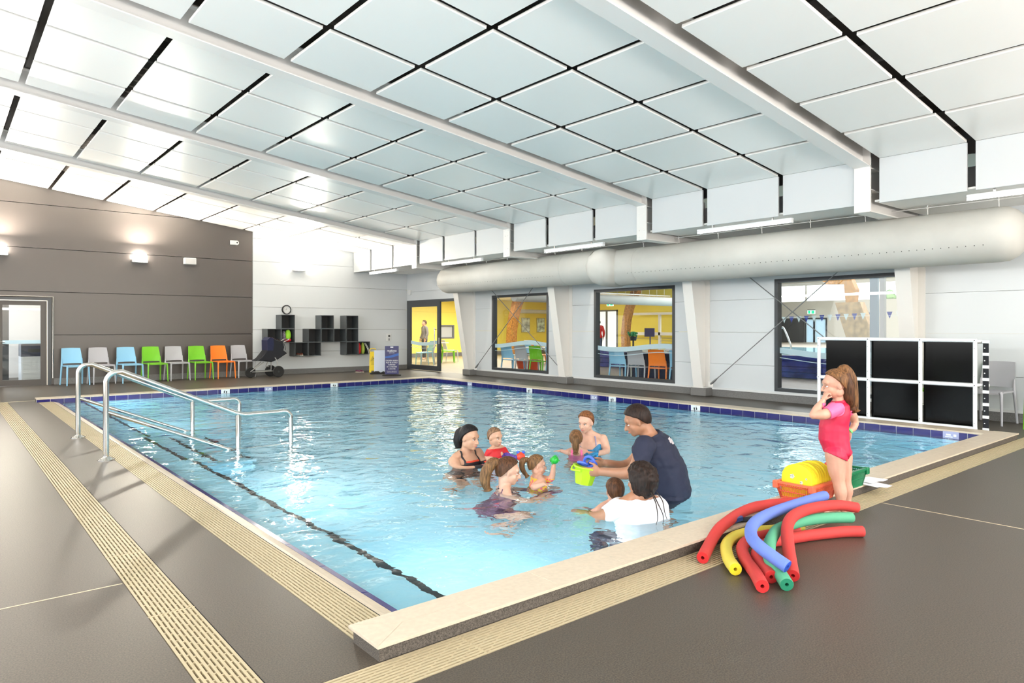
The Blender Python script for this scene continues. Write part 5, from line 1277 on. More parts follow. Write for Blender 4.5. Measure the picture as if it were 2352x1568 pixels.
class Body:
    """collects overlapping limb volumes, fuses them into one continuous skin"""
    def __init__(s, name, label, loc, vox=0.007, group=None):
        s.t = thing('person', label, 'person', loc, group); s.loc = Vector(loc); s.g = MB(); s.vox = vox
    def limb(s, pts, rs, n=14, k=5):
        P = smooth_path(pts, k); L = len(pts) - 1; R_ = []
        for i in range(len(P)):
            u = i / (len(P) - 1) * L; a = min(int(u), L - 1); f = u - a; f = f * f * (3 - 2 * f); R_.append(rs[a] * (1 - f) + rs[a + 1] * f)
        s.g.tube(P, R_, n)
        for p, r in ((P[0], R_[0]), (P[-1], R_[-1])): s.g.ball(p, r, 12, 8)
    def ell(s, c, f, l, u, a): # oriented ellipsoid
        M = Matrix((f.normalized(), l.normalized(), u.normalized())).transposed().to_4x4()
        s.g.ball(c, 1.0, 16, 10, M @ Matrix.Diagonal((a[0], a[1], a[2], 1)))
    def torso(s, st):
        """st: list of (centre, lateral unit, half width, forward unit, half depth)"""
        n = 20; vs = []; k = 0; out = []
        for i in range(len(st) - 1):
            for q in range(4):
                t = q / 4; t2 = t * t * (3 - 2 * t)
                a, b = st[i], st[i + 1]; out.append((a[0].lerp(b[0], t), a[1].lerp(b[1], t).normalized(), a[2] + (b[2] - a[2]) * t2, a[3].lerp(b[3], t).normalized(), a[4] + (b[4] - a[4]) * t2))
        out.append(st[-1])
        for (c, l, w, f, d) in out:
            for j in range(n):
                a = 2 * PI * j / n; ca, sa = math.cos(a), math.sin(a); e = 0.85
                vs.append(c + l * w * math.copysign(abs(ca) ** e, ca) + f * d * math.copysign(abs(sa) ** e, sa))
        k = len(out); s.g.add(vs, [(i * n + j, i * n + (j + 1) % n, (i + 1) * n + (j + 1) % n, (i + 1) * n + j) for i in range(k - 1) for j in range(n)] + [tuple(range(n))[::-1], tuple((k - 1) * n + j for j in range(n))])
    def head(s, c, f, u, sc_=1.0, child=False):
        f = f.normalized(); l = u.cross(f).normalized(); u = f.cross(l).normalized(); s.h = (Vector(c), f, l, u, sc_); s.child = child
        H = lambda a, b, z: s.h[0] + (f * a + l * b + u * z) * sc_
        s.H = H; S_ = sc_
        s.ell(H(-.014, 0, .030), f, l, u, (.096 * S_, .077 * S_, .090 * S_))
        fl = 0.9 if child else 1.0
        s.ell(H(.022, 0, -.036), f, l, u, (.068 * S_, .060 * S_, .074 * S_ * fl))
        s.ell(H(.060, 0, -.086 * fl), f, l, u, (.026 * S_, .028 * S_, .022 * S_))
        s.ell(H(.070, 0, .030), f, l, u, (.022 * S_, .052 * S_, .030 * S_))
        for q in (-1, 1):
            s.ell(H(.048, q * .034, -.030), f, l, u, (.028 * S_, .024 * S_, .028 * S_))
            s.ell(H(-.008, q * .078, -.010), (f - l * q * 0.5), l * q, u, (.016 * S_, .008 * S_, .027 * S_))
            s.ell(H(-.012, q * .045, -.055), f, l, u, (.035 * S_, .020 * S_, .035 * S_))
        nz = 0.75 if child else 1.0
        s.g.tube([H(.086, 0, .012), H(.098 + .006 * nz, 0, -.012), H(.102 + .010 * nz, 0, -.030)], [.006 * S_, .009 * S_, .012 * S_ * nz], 10); s.g.ball(H(.102 + .008 * nz, 0, -.031), .0125 * S_ * nz, 10, 6)
        for q in (-1, 1): s.g.ball(H(.093, q * .011, -.034), .0085 * S_, 8, 6)
        s.ell(H(.084, 0, -.058), f, l, u, (.013 * S_, .024 * S_, .014 * S_))
    def face(s, brow=(0.06, 0.03, 0.015), smile=0.0, lipm=None):
        f, l, u, S_ = s.h[1], s.h[2], s.h[3], s.h[4]; H = s.H; F3 = Matrix((f, l, u)).transposed().to_4x4()
        for q in (-1, 1):
            g = MB(); g.ball(H(.0745, q * .030, .000), 1.0, 14, 8, F3 @ Matrix.Diagonal((.0100 * S_, .0130 * S_, .0055 * S_, 1))); e = g.build('eye', M_eyew, s.t, smooth=True)
            g = MB(); g.ball(H(.0790, q * .0295, .000), 1.0, 12, 8, F3 @ Matrix.Diagonal((.0065 * S_, .0062 * S_, .0056 * S_, 1))); p = g.build('iris', M_iris, e, smooth=True)
            g = MB(); g.tube([H(.0865, q * .014, .020), H(.0865, q * .032, .026), H(.0735, q * .052, .020)], [.0020 * S_, .0025 * S_, .0012 * S_], 6); g.build('eyebrow', mat('brow_%02d' % int(brow[0] * 100), brow, rough=0.7), s.t, smooth=True)
            g = MB(); g.tube([H(.0868, q * .017, .004), H(.0880, q * .031, .010), H(.0770, q * .046, .004)], [.0009 * S_, .0013 * S_, .0007 * S_], 6); g.build('eyelid_line', M_iris, s.t, smooth=True)
        g = MB(); up = smile * 0.010
        g.tube([H(.083, -.024, -.060 + up), H(.0945, -.010, -.0605), H(.0965, 0, -.0615), H(.0945, .010, -.0605), H(.083, .024, -.060 + up)], [.0016 * S_, .0052 * S_, .0058 * S_, .0052 * S_, .0016 * S_], 8)
        g.build('mouth', lipm or M_lip, s.t, smooth=True)
    def finish(s, m, name='body', smooth_it=4):
        me = s.g.mesh('tmp_body'); o = bpy.data.objects.new('tmp_body', me); col.objects.link(o)
        md = o.modifiers.new('r', 'REMESH'); md.mode = 'VOXEL'; md.voxel_size = s.vox; md.use_smooth_shade = True
        sm = o.modifiers.new('s', 'SMOOTH'); sm.factor = 0.5; sm.iterations = smooth_it
        dg = bpy.context.evaluated_depsgraph_get(); me2 = bpy.data.meshes.new_from_object(o.evaluated_get(dg)); bpy.data.objects.remove(o)
        me2.name = name; me2.transform(Matrix.Translation(-s.loc)); me2.materials.clear(); me2.materials.append(m)
        me2.polygons.foreach_set('use_smooth', [True] * len(me2.polygons)); me2.update()
        s.o = bpy.data.objects.new(name, me2); col.objects.link(s.o); s.o.parent = s.t; s.me = me2
        return s.o
    def wear(s, name, m, pred, off=0.004, parent=None, rim=True, relax=6, folds=0.0, seed=0):
        """garment grown from the skin where pred(world point, normal) holds"""
        bm = bmesh.new(); bm.from_mesh(s.me); L = s.loc
        bm.normal_update()
        kill = [f for f in bm.faces if not pred(f.calc_center_median() + L, f.normal)]
        bmesh.ops.delete(bm, geom=kill, context='FACES')
        if not bm.faces: bm.free(); return None
        for _ in range(relax):
            bv = [v for v in bm.verts if any(e.is_boundary for e in v.link_edges)]
            new = {}
            for v in bv:
                nb = [e.other_vert(v).co for e in v.link_edges if e.is_boundary]
                if nb: new[v] = v.co * 0.4 + sum(nb, Vector()) / len(nb) * 0.6
            for v, c in new.items(): v.co = c
        bm.normal_update(); nrm = {v: v.normal.copy() for v in bm.verts}
        for v in bm.verts:
            k = off
            if folds: p = v.co + L; k += folds * (0.5 + 0.5 * mnoise.noise((p.x * 9 + seed, p.y * 9, p.z * 16)) + 0.35 * mnoise.noise((p.x * 25, p.y * 25 + seed, p.z * 30)))
            v.co += nrm[v] * k
        if rim:
            be = [e for e in bm.edges if e.is_boundary]; r = bmesh.ops.extrude_edge_only(bm, edges=be)
            nv = [x for x in r['geom'] if isinstance(x, bmesh.types.BMVert)]
            bm.normal_update()
            src = {}
            for v in nv:
                for e in v.link_edges:
                    o = e.other_vert(v)
                    if o in nrm: src[v] = nrm[o]; break
            for v in nv:
                if v in src: v.co -= src[v] * (off * 0.9 + folds * 0.5)
        me = bpy.data.meshes.new(name); bm.to_mesh(me); bm.free(); me.materials.append(m)
        me.polygons.foreach_set('use_smooth', [True] * len(me.polygons)); me.update()
        o = bpy.data.objects.new(name, me); col.objects.link(o); o.parent = s.t; return o
    def hair(s, m, cover, thick=0.014, wav=0.0, low=-0.06, name='hair', seedv=0):
        """cover(direction in head frame) -> 0..1; the cap sinks under the skin where 0"""
        n, k = 72, 54; g = MB(); S_ = s.h[4]; H = s.H
        for i in range(k + 1):
            ph = PI * i / k
            for j in range(n):
                t = 2 * PI * j / n; d = V(math.sin(ph) * math.cos(t), math.sin(ph) * math.sin(t), math.cos(ph))
                a, b, c_ = .096, .077, .090
                r = 1 / math.sqrt((d.x / a) ** 2 + (d.y / b) ** 2 + (d.z / c_) ** 2)
                w = cover(d); w = max(0, min(1, w)); w = w * w * (3 - 2 * w)
                strand = 1 + 0.05 * math.sin(t * 17 + seedv) * math.sin(ph) + wav * mnoise.noise((d.x * 5 + seedv, d.y * 5, d.z * 5)) * 3
                r = r + (-0.022) * (1 - w) + thick * strand * w
                z = d.z * r * (1.0 if d.z > 0 else 1 + w * 0.25)
                g.v.append(tuple(H(-.014 + d.x * r, d.y * r, .030 + z)))
        g.f = [(i * n + j, (i + 1) * n + j, (i + 1) * n + (j + 1) % n, i * n + (j + 1) % n) for i in range(k) for j in range(n)]
        return g.build(name, m, s.t, smooth=True)
    def tail(s, m, pts, rs, name='ponytail', strands=7, spread=0.6, seed=1):
        random.seed(seed); g = MB(); P0 = [Vector(p) for p in pts]
        g.tube(smooth_path(P0, 5), [rs[0] + (rs[min(int(i / 5) + 1, len(rs) - 1)] - rs[0]) * 0 + (rs[min(int(i / 5), len(rs) - 2)] * (1 - (i / 5) % 1) + rs[min(int(i / 5) + 1, len(rs) - 1)] * ((i / 5) % 1)) for i in range((len(P0) - 1) * 5 + 1)], 12)
        for k in range(strands):
            o = [V(random.uniform(-1, 1), random.uniform(-1, 1), random.uniform(-.3, .3)) * rs[min(i, len(rs) - 1)] * spread * (0.6 + i * 0.25) for i in range(len(P0))]
            Q = [p + o[i] for i, p in enumerate(P0)]; g.tube(smooth_path(Q, 4), [max(0.0015, rs[0] * 0.38 * (1 - 0.85 * i / ((len(Q) - 1) * 4))) for i in range((len(Q) - 1) * 4 + 1)], 6)
        return g.build(name, m, s.t, smooth=True)
    def hand(s, w, d, nrm, sc_=1.0, curl=0.5, thumb=1, spread=0.16):
        """w wrist, d pointing direction, nrm palm normal (towards what it holds), thumb +-1 = which side"""
        d = d.normalized(); nrm = (nrm - d * nrm.dot(d)).normalized(); sd = d.cross(nrm).normalized() * thumb; k = sc_
        c = w + d * 0.045 * k
        s.ell(c, d, sd, nrm, (.050 * k, .040 * k, .017 * k)); s.ell(w + d * 0.01 * k, d, sd, nrm, (.03 * k, .027 * k, .02 * k))
        for i, (o, L, r) in enumerate(((.029, .072, .0086), (.010, .080, .0089), (-.010, .074, .0086), (-.028, .058, .0076))):
            b = w + (d * .082 + sd * o) * k; dd = (d + sd * (o * spread * 20 * 0.3)).normalized()
            P = [b - dd * .02 * k, b]; a = 0
            for seg, fr in enumerate((.45, .32, .23)):
                a += curl * (0.45, 0.7, 0.6)[seg]; b = b + (dd * math.cos(a) + nrm * math.sin(a)) * L * fr * k; P.append(b)
            s.g.tube(P, [r * k, r * k, r * .95 * k, r * .9 * k, r * .72 * k], 8); s.g.ball(P[-1], r * .74 * k, 8, 6)
            for p in P[1:-1]: s.g.ball(p, r * 1.0 * k, 8, 6)
        b = w + (d * .028 + sd * .030) * k; P = [b, b + (d * .030 + sd * .026 + nrm * .012) * k, b + (d * .058 + sd * .034 + nrm * (.012 + .018 * curl)) * k]
        s.g.tube(P, [.0125 * k, .0105 * k, .0085 * k], 8); s.g.ball(P[-1], .0086 * k, 8, 6); s.g.ball(P[1], .0106 * k, 8, 6)
def std_torso(B, neck, chest, pelvis, lat_s, lat_h, s=1.0, wS=.165, wC=.150, wW=.125, wH=.165, dC=.110, dW=.095, dH=.115, belly=0.0):
    up = (neck - pelvis).normalized(); fs = lat_s.cross(up).normalized(); fh = lat_h.cross(up).normalized()
    # lateral vector points to the person's left; forward = left x up rotated
    waist = chest.lerp(pelvis, 0.55) + fh * belly
    for q in (-1, 1): B.limb([neck + up * .045 * s, neck + lat_s * q * .055 * s + up * .004, neck + lat_s * q * .135 * s - up * .040 * s], [.030 * s, .036 * s, .046 * s], 12, 3)
    B.torso([(pelvis - up * .10 * s, lat_h, wH * .70 * s, fh, dH * .80 * s), (pelvis, lat_h, wH * s, fh, dH * s), (waist, lat_h.lerp(lat_s, .4).normalized(), wW * s, fh, (dW + belly * .6) * s),
             (chest, lat_s, wC * s, fs, dC * s), (chest.lerp(neck, .55), lat_s, wS * .92 * s, fs, dC * .82 * s), (chest.lerp(neck, .85), lat_s, wS * .55 * s, fs, .065 * s), (neck, lat_s, .05 * s, fs, .05 * s)])
def cover_std(front=0.35, top=0.55, side_=0, back=-0.75):
    side = -0.12; back = min(back, -.62)
    """hair everywhere except the face; front hairline height, sideburn and nape limits"""
    K = [(-1, back - .15), (-.5, back - .05), (-.28, (back + side) / 2 - .05), (-.05, side), (.12, side + .18), (.35, front), (.55, (front + top) / 2 + .03), (.8, top), (1, top)]
    def c(d):
        for (a, p), (b, q) in zip(K, K[1:]):
            if d.x <= b: lim = p + (q - p) * (d.x - a) / (b - a); break
        else: lim = top
        return (d.z - lim) / 0.16 + 0.5
    return c

HB_black, HB_brown, HB_gold, HB_ginger, HB_dark, HB_lbrown = hairmat('hair_black', (0.012, 0.010, 0.010)), hairmat('hair_brown', (0.075, 0.030, 0.012)), hairmat('hair_gold', (0.17, 0.078, 0.030)), hairmat('hair_ginger', (0.20, 0.075, 0.025)), hairmat('hair_dark', (0.018, 0.009, 0.006)), hairmat('hair_light_brown', (0.15, 0.075, 0.03))

# ---- 1. woman with black ponytail, left
def legs_bent(B, pelvis, lat, f, s=1.0, zf=-0.99, spread=.10, r=(.085, .055, .035)):
    for q in (-1, 1):
        h = pelvis + lat * q * .09 * s - UP * .03; k = V(h.x, h.y, 0) + f * .30 * s + lat * q * spread; k.z = max(zf + .40 * s, h.z - .28 * s); a = V(h.x, h.y, 0) + f * .02 + lat * q * spread; a.z = zf + .07
        B.limb([h, k, a], [r[0] * s, r[1] * s, r[2] * s]); B.limb([a, a + f * .16 * s - UP * .035], [.036 * s, .026 * s], k=2)
D = 6.77
base = at(1078, 1062, D); B = Body('w1', 'woman with a black ponytail in a black swimsuit holding the toddler in red', (base.x, base.y, 0), 0.0065)
f = (RT * .80 - FW * .60 - UP * .12); fu = (UP + RT * .10)
B.head(at(1079, 1006, D), f, fu, 1.0)
nk = at(1071, 1037, D + .04); lat = (RT * .60 + FW * .80).normalized()          # her left is image right and away
lat = (RT * .72 + FW * .69).normalized()
ch = at(1078, 1075, D + .02); pe = V(ch.x, ch.y, -0.52) - RT * .10
shl, shr = nk + lat * .155 - UP * .035, nk - lat * .160 - UP * .075
fb = lat.cross(UP).normalized()
std_torso(B, nk, ch, pe, lat, lat, .95)
B.limb([B.H(-.025, 0, -.05), nk - UP * .02], [.050, .056])
B.limb([shl, shl.lerp(at(1128, 1066, D - .05), .5) - UP * .04, at(1128, 1064, D - .12)], [.055, .043, .030]); wl_ = at(1128, 1062, D - .12)
B.hand(wl_, at(1147, 1040, D - .11) - wl_, FW * .7 + RT * .3, .95, .35, -1)
wr_ = at(1132, 1072, D - .16)
B.limb([shr, at(1060, 1080, D - .20), wr_], [.056, .044, .030]); B.hand(wr_, RT + UP * .2, FW, .95, .4, 1)
legs_bent(B, pe, lat, fb, .95)
B.finish(SK_mid); B.face((0.012, .01, .01), .6)
def suit(neckdrop, strap, nk, lat, top, bottom, fw_=None, back=None, half=0.20):
    """swimsuit area: below a scooped neckline, with two straps"""
    def p(w, n):
        r = w - nk; x = r.dot(lat); z = -r.z
        if abs(x) > half or w.z < bottom: return False
        if z > neckdrop + 0.0 + 1.6 * max(0, abs(x) - .08) ** 1.0 * 0.4: return abs(x) < .155 + (z - neckdrop) * .1
        return strap[0] < abs(x) < strap[1] and z > -0.02
    return p
B.wear('swimsuit', mat('suit_black', (0.010, 0.009, 0.012), rough=0.55), suit(.088, (.080, .098), nk, lat, 0, -0.62), .004)
B.wear('suit_trim', mat('suit_red_trim', (0.75, 0.06, 0.02), rough=0.5), lambda w, n: .074 < -(w - nk).z < .090 and abs((w - nk).dot(lat)) < .085 and (w - nk).dot(fb) > 0, .005, rim=False)
B.hair(HB_black, cover_std(.30, .62, 0, -.55), .016)
H = B.H
B.tail(HB_black, [H(-.10, .01, .05), H(-.135, .01, .02), H(-.14, .0, -.06), H(-.12, .0, -.13)], [.022, .034, .030, .008], seed=3)

# ---- 2. toddler boy in red
D = 6.70; base = at(1140, 1062, D); B = Body('boy', 'toddler with shaved dark hair in a red top reaching for a toy', (base.x, base.y, 0), .005)
f = (RT * .68 - FW * .62 - UP * .12); B.head(at(1137, 1004, D), f, UP - RT * .03, .80, True)
nk = at(1140, 1026, D + .02); lat = (RT * .70 + FW * .70).normalized(); fb = lat.cross(UP).normalized(); ch = at(1139, 1046, D); pe = at(1137, 1082, D)
std_torso(B, nk, ch, pe, lat, lat, .62, wS=.155, wC=.155, wW=.15, wH=.15, dW=.12)
B.limb([H_ for H_ in (B.H(-.02, 0, -.05), nk - UP * .01)], [.036, .038])
sl_, sr_ = nk + lat * .085 - UP * .035, nk - lat * .085 - UP * .035
w_ = at(1184, 1051, D - .12); B.limb([sl_, at(1167, 1046, D), w_], [.036, .027, .020]); B.hand(w_, RT, -UP * .4 - FW * .4, .52, .5, -1)
w2_ = at(1128, 1062, D - .08); B.limb([sr_, at(1119, 1048, D - .04), w2_], [.036, .027, .020]); B.hand(w2_, RT - UP * .2, FW, .52, .5, 1)
for q in (-1, 1): B.limb([pe + lat * q * .05, pe + lat * q * .07 + fb * .14 - UP * .06, pe + lat * q * .07 + fb * .16 - UP * .20], [.05, .037, .025])
B.finish(SK_mid); B.face((0.05, .03, .02), -.2)
Mred = mat('rash_red', (0.50, 0.008, 0.012), rough=0.6)
ax = lat; B.wear('swim_top', Mred, lambda w, n: w.z < nk.z - .012 and w.z > pe.z - .03 and (w - nk).dot(lat) < .125 and (w - nk).dot(lat) > -.135 and not (w.z < nk.z - .075 and abs((w - nk).dot(lat)) > .095 + 0), .004)
B.wear('chest_print', mat('print_purple', (0.09, 0.04, 0.25), rough=0.6, noise=(60, .5)), lambda w, n: (w - nk).dot(fb) > .045 and abs((w - nk).dot(lat) - .03) < .035 and .055 < nk.z - w.z < .105, .0055, rim=False)
B.hair(hairmat('hair_stubble', (0.20, 0.11, 0.06)), cover_std(.32, .60, 0, -.45), .004)
# toys
def toyball(c, r, m, m2, lab, spikes=0, ears=True):
    t = thing('bath_toy', lab, 'toy', tuple(c)); g = MB(); g.ball(c, r, 18, 12)
    random.seed(5)
    for k in range(spikes):
        d = V(random.gauss(0, 1), random.gauss(0, 1), random.gauss(0, 1)).normalized(); g.tube([c + d * r * .8, c + d * r * 1.3], [r * .16, r * .04], 5)
    g.build('toy_body', m, t, smooth=True)
    if ears:
        for q in (-1, 1):
            g = MB(); p = c + RT * q * r * .6 + UP * r * .95; g.ball(p, r * .38, 10, 6); g.tube([p, p + RT * q * r * .35 + UP * r * .3], [r * .2, r * .06], 6); g.build('toy_ear', m2, t, smooth=True)
toyball(at(1196, 1048, 6.58), .042, mat('toy_red', (0.80, 0.05, 0.015), rough=.35), mat('toy_blue', (0.05, 0.12, 0.60), rough=.35), 'round red toy with blue ears held by the toddler in red')
toyball(at(1274, 1056, 5.66), .034, mat('toy_green', (0.01, 0.33, 0.03), rough=.4), M_black, 'spiky green toy held up by the small girl', 26, False)
t = thing('bath_toy', 'pale blue toy scoop floating between the two women', 'toy', tuple(at(1147, 1062, 6.5))); g = MB(); g.ball(at(1147, 1063, 6.5), 1.0, 16, 10, Matrix.Diagonal((.045, .045, .035, 1))); g.build('toy_body', mat('toy_lightblue', (0.14, 0.25, 0.72), rough=.4), t, smooth=True)

# ---- 3. woman with brown ponytail
D = 5.63; base = at(1170, 1125, D); B = Body('w3', 'woman with a long brown ponytail and green hair tie seen in profile', (base.x, base.y, 0), .0065)
f = (RT * .97 + FW * .10 - UP * .22); B.head(at(1168, 1083, D), f, UP + RT * .18, .93)
nk = at(1160, 1121, D); lat = (FW * .96 - RT * .2).normalized(); fb = lat.cross(UP).normalized(); ch = nk - UP * .17 + fb * .03; pe = V(nk.x, nk.y, -.60) - RT * .14
lean = (nk - pe).normalized(); std_torso(B, nk, ch, pe, lat, lat, .95)
B.limb([B.H(-.03, 0, -.055), nk - UP * .01], [.046, .052])
for q in (-1, 1):
    sh = nk + lat * q * .155 - UP * .055; el = sh + fb * .16 - UP * .14 + lat * q * .04; wr = nk + fb * .34 + lat * q * .07 - UP * .10; B.limb([sh, el, wr], [.052, .041, .029]); B.hand(wr, fb + UP * .1, -lat * q, .92, .4, -q)
legs_bent(B, pe, lat, fb, .95); B.finish(SK_pale); B.face((0.12, .06, .03), .2)
B.wear('swimsuit', mat('suit_plum', (0.13, 0.05, 0.10), rough=0.6, noise=(20, .5)), lambda w, n: (w - nk).length < .72 and ((abs((w - nk).dot(lat)) < .15 and w.z < nk.z - .13 and w.z > -.72) or (.062 < abs((w - nk).dot(lat)) < .085 and w.z > nk.z - .15 and w.z < nk.z + .01)), .004)
B.hair(HB_brown, cover_std(.32, .66, 0, -.50), .016); H = B.H
B.tail(HB_lbrown, [H(-.10, 0, .055), H(-.150, 0, .05), H(-.19, 0, -.03), H(-.185, 0, -.12), H(-.14, 0, -.20)], [.016, .030, .032, .028, .008], seed=6)
g = MB(); g.tube([H(-.105, 0, .065), H(-.120, 0, .040)], .022, 14); g.build('hair_tie', mat('tie_green', (0.20, 0.60, 0.15)), B.t, smooth=True)
g = MB(); g.tube(smooth_path([nk + lat * .05 - UP * .05 - fb * .02, nk - fb * .055 + UP * .0, nk - lat * .055 - UP * .01, nk - lat * .04 + fb * .06 - UP * .05], 5), .004, 6); g.build('halter_cord', M_darkf, B.t, smooth=True)

# ---- 4. toddler girl with raised toy
D = 5.74; base = at(1235, 1118, D); B = Body('tod', 'small girl in a pink and yellow swimsuit raising a green toy', (base.x, base.y, 0), .0045)
f = (RT * .93 + FW * .10 - UP * .10); B.head(at(1234, 1069, D), f, UP + RT * .02, .72, True)
nk = at(1236, 1092, D); lat = (FW * .88 - RT * .30).normalized(); fb = lat.cross(UP).normalized(); ch = nk - UP * .085; pe = nk - UP * .24 - fb * .02
std_torso(B, nk, ch, pe, lat, lat, .60, wS=.15, wC=.15, wW=.15, wH=.15, dW=.125)
B.limb([B.H(-.02, 0, -.05), nk - UP * .01], [.032, .036])
sL, sR = nk + lat * .085 - UP * .03, nk - lat * .085 - UP * .035
w_ = at(1272, 1069, D - .06); B.limb([sL, at(1264, 1099, D - .02), w_], [.034, .028, .019]); B.hand(w_, UP + RT * .1, RT * .6 - FW * .2, .5, .8, 1)
w_ = at(1248, 1112, D - .16); B.limb([sR, at(1226, 1118, D - .14), w_], [.036, .029, .020]); B.hand(w_, RT + UP * .05, -UP, .52, .2, -1)
for q in (-1, 1): B.limb([pe + lat * q * .05, pe + lat * q * .07 + fb * .12 - UP * .10, pe + lat * q * .07 + fb * .02 - UP * .24], [.052, .038, .026])
B.finish(SK_child); B.face((0.15, .08, .05), .1)
B.wear('swimsuit', mat('suit_pink_yellow', (0.85, 0.42, 0.12), rough=.6), lambda w, n: w.z < nk.z - .018 and w.z > pe.z - .05 and abs((w - nk).dot(lat)) < .092 - .0 * w.z and (w - nk).length < .4, .0035)
nt = MATS['suit_pink_yellow'].node_tree; b_ = nt.nodes['Principled BSDF']; v_ = nt.nodes.new('ShaderNodeTexVoronoi'); v_.inputs['Scale'].default_value = 32; tc_ = nt.nodes.new('ShaderNodeTexCoord'); r_ = nt.nodes.new('ShaderNodeValToRGB'); r_.color_ramp.interpolation = 'CONSTANT'
r_.color_ramp.elements[0].color = (0.80, 0.10, 0.22, 1); r_.color_ramp.elements[1].position = .42; r_.color_ramp.elements[1].color = (0.85, 0.48, 0.05, 1); nt.links.new(tc_.outputs['Object'], v_.inputs['Vector']); nt.links.new(v_.outputs['Distance'], r_.inputs['Fac']); nt.links.new(r_.outputs[0], b_.inputs['Base Color'])
B.hair(HB_lbrown, cover_std(.30, .66, 0, -.50), .012); H = B.H
B.tail(HB_lbrown, [H(-.11, 0, .06), H(-.175, 0, .04), H(-.17, 0, -.05), H(-.10, 0, -.14)], [.010, .018, .012, .004], seed=8, strands=5)

# ---- 5. woman with ginger hair, back
D = 7.42; base = at(1362, 1035, D); B = Body('w5', 'woman with pinned up ginger hair in a blue swimsuit facing the camera', (base.x, base.y, 0), .0065)
f = (-FW * .80 - RT * .52 - UP * .18); B.head(at(1345, 970, D), f, UP + RT * .04, .96)
nk = at(1353, 998, D + .03); lat = (RT * .90 - FW * .20).normalized(); fb = lat.cross(UP).normalized(); ch = nk - UP * .15 + fb * .01; pe = V(nk.x, nk.y, -.55) + FW * .08
std_torso(B, nk, ch, pe, lat, lat, .95)
B.limb([B.H(-.03, 0, -.05), nk - UP * .01], [.044, .050])
sL, sR = nk + lat * .150 - UP * .038, nk - lat * .155 - UP * .048
w_ = at(1375, 1041, D - .30); B.limb([sL, at(1393, 1035, D - .10), w_], [.050, .040, .028]); B.hand(w_, -RT * .7 - FW * .5, -UP, .92, .4, 1)
w_ = at(1345, 1046, D - .22); B.limb([sR, at(1326, 1040, D - .06), w_], [.050, .040, .028]); B.hand(w_, RT * .3 - FW, RT, .92, .4, -1)
legs_bent(B, pe, lat, fb, .95); B.finish(SK_pale); B.face((0.18, .08, .04), 0)
B.wear('swimsuit', mat('suit_blue', (0.01, 0.18, 0.36), rough=.5, noise=(40, .3)), lambda w, n: (w - nk).length < .66 and w.z > -.62 and ((abs((w - nk).dot(lat)) < .135 and (nk.z - w.z) > .145 - .9 * max(0, abs((w - nk).dot(lat)) - .045)) and (nk.z - w.z) > .085), .004)
for q in (-1, 1):
    g = MB(); g.tube(smooth_path([nk + lat * q * .085 - UP * .10 + fb * .085, nk + lat * q * .075 - UP * .03 + fb * .062, nk + lat * q * .05 + UP * .008 - fb * .01], 5), .006, 6); g.build('strap', mat('strap_lilac', (0.25, 0.25, 0.45)), B.t, smooth=True)
B.hair(HB_ginger, cover_std(.34, .62, 0, -.55), .014); H = B.H; g = MB(); g.ball(H(-.11, 0, .05), .040, 14, 10); g.build('hair_bun', HB_ginger, B.t, smooth=True)

# ---- 6. girl with pink straps from behind
D = 7.22; base = at(1322, 1040, D); B = Body('g6', 'small girl from behind with a pink hair clip and pink straps', (base.x, base.y, 0), .005)
f = (FW * .96 + RT * .12 - UP * .05); B.head(at(1323, 1009, D), f, UP, .80, True)
nk = at(1324, 1031, D); lat = (-RT).normalized(); fb = lat.cross(UP).normalized(); ch = nk - UP * .10; pe = nk - UP * .30
std_torso(B, nk, ch, pe, lat, lat, .62, wS=.15, wC=.15, wW=.14, wH=.15)
B.limb([B.H(-.02, 0, -.05), nk - UP * .01], [.034, .038])
for q, (ex, ey, wx, wy, dd) in ((1, (1305, 1040, 1289, 1035, .02)), (-1, (1347, 1041, 1366, 1041, .02))):
    sh = nk + lat * q * .09 - UP * .035; w_ = at(wx, wy, D + dd); B.limb([sh, at(ex, ey, D - .02), w_], [.036, .027, .019]); B.hand(w_, -RT * q, -UP, .52, .2, q)
for q in (-1, 1): B.limb([pe + lat * q * .05, pe + lat * q * .07 + fb * .10 - UP * .12, pe + lat * q * .07 - UP * .28], [.052, .038, .026])
B.finish(SK_child); B.face((0.2, .1, .05))
Mpk = mat('suit_pink', (0.85, 0.14, 0.32), rough=.5)
B.wear('swimsuit', Mpk, lambda w, n: w.z > pe.z - .05 and (w - nk).length < .5 and ((abs((w - nk).dot(lat)) < .085 and nk.z - w.z > .075) or (.038 < abs((w - nk).dot(lat)) < .060 and nk.z - w.z > .004 and nk.z - w.z < .09)), .004)
B.hair(HB_gold, cover_std(.35, .62, 0, -.62), .013); H = B.H
B.tail(HB_lbrown, [H(-.085, 0, .045), H(-.125, 0, .01), H(-.125, 0, -.09), H(-.10, 0, -.17)], [.014, .022, .020, .008], seed=2)
g = MB(); g.tube([H(-.098, -.012, .052), H(-.104, .012, .050)], .010, 10); g.build('hair_clip', Mpk, B.t, smooth=True)

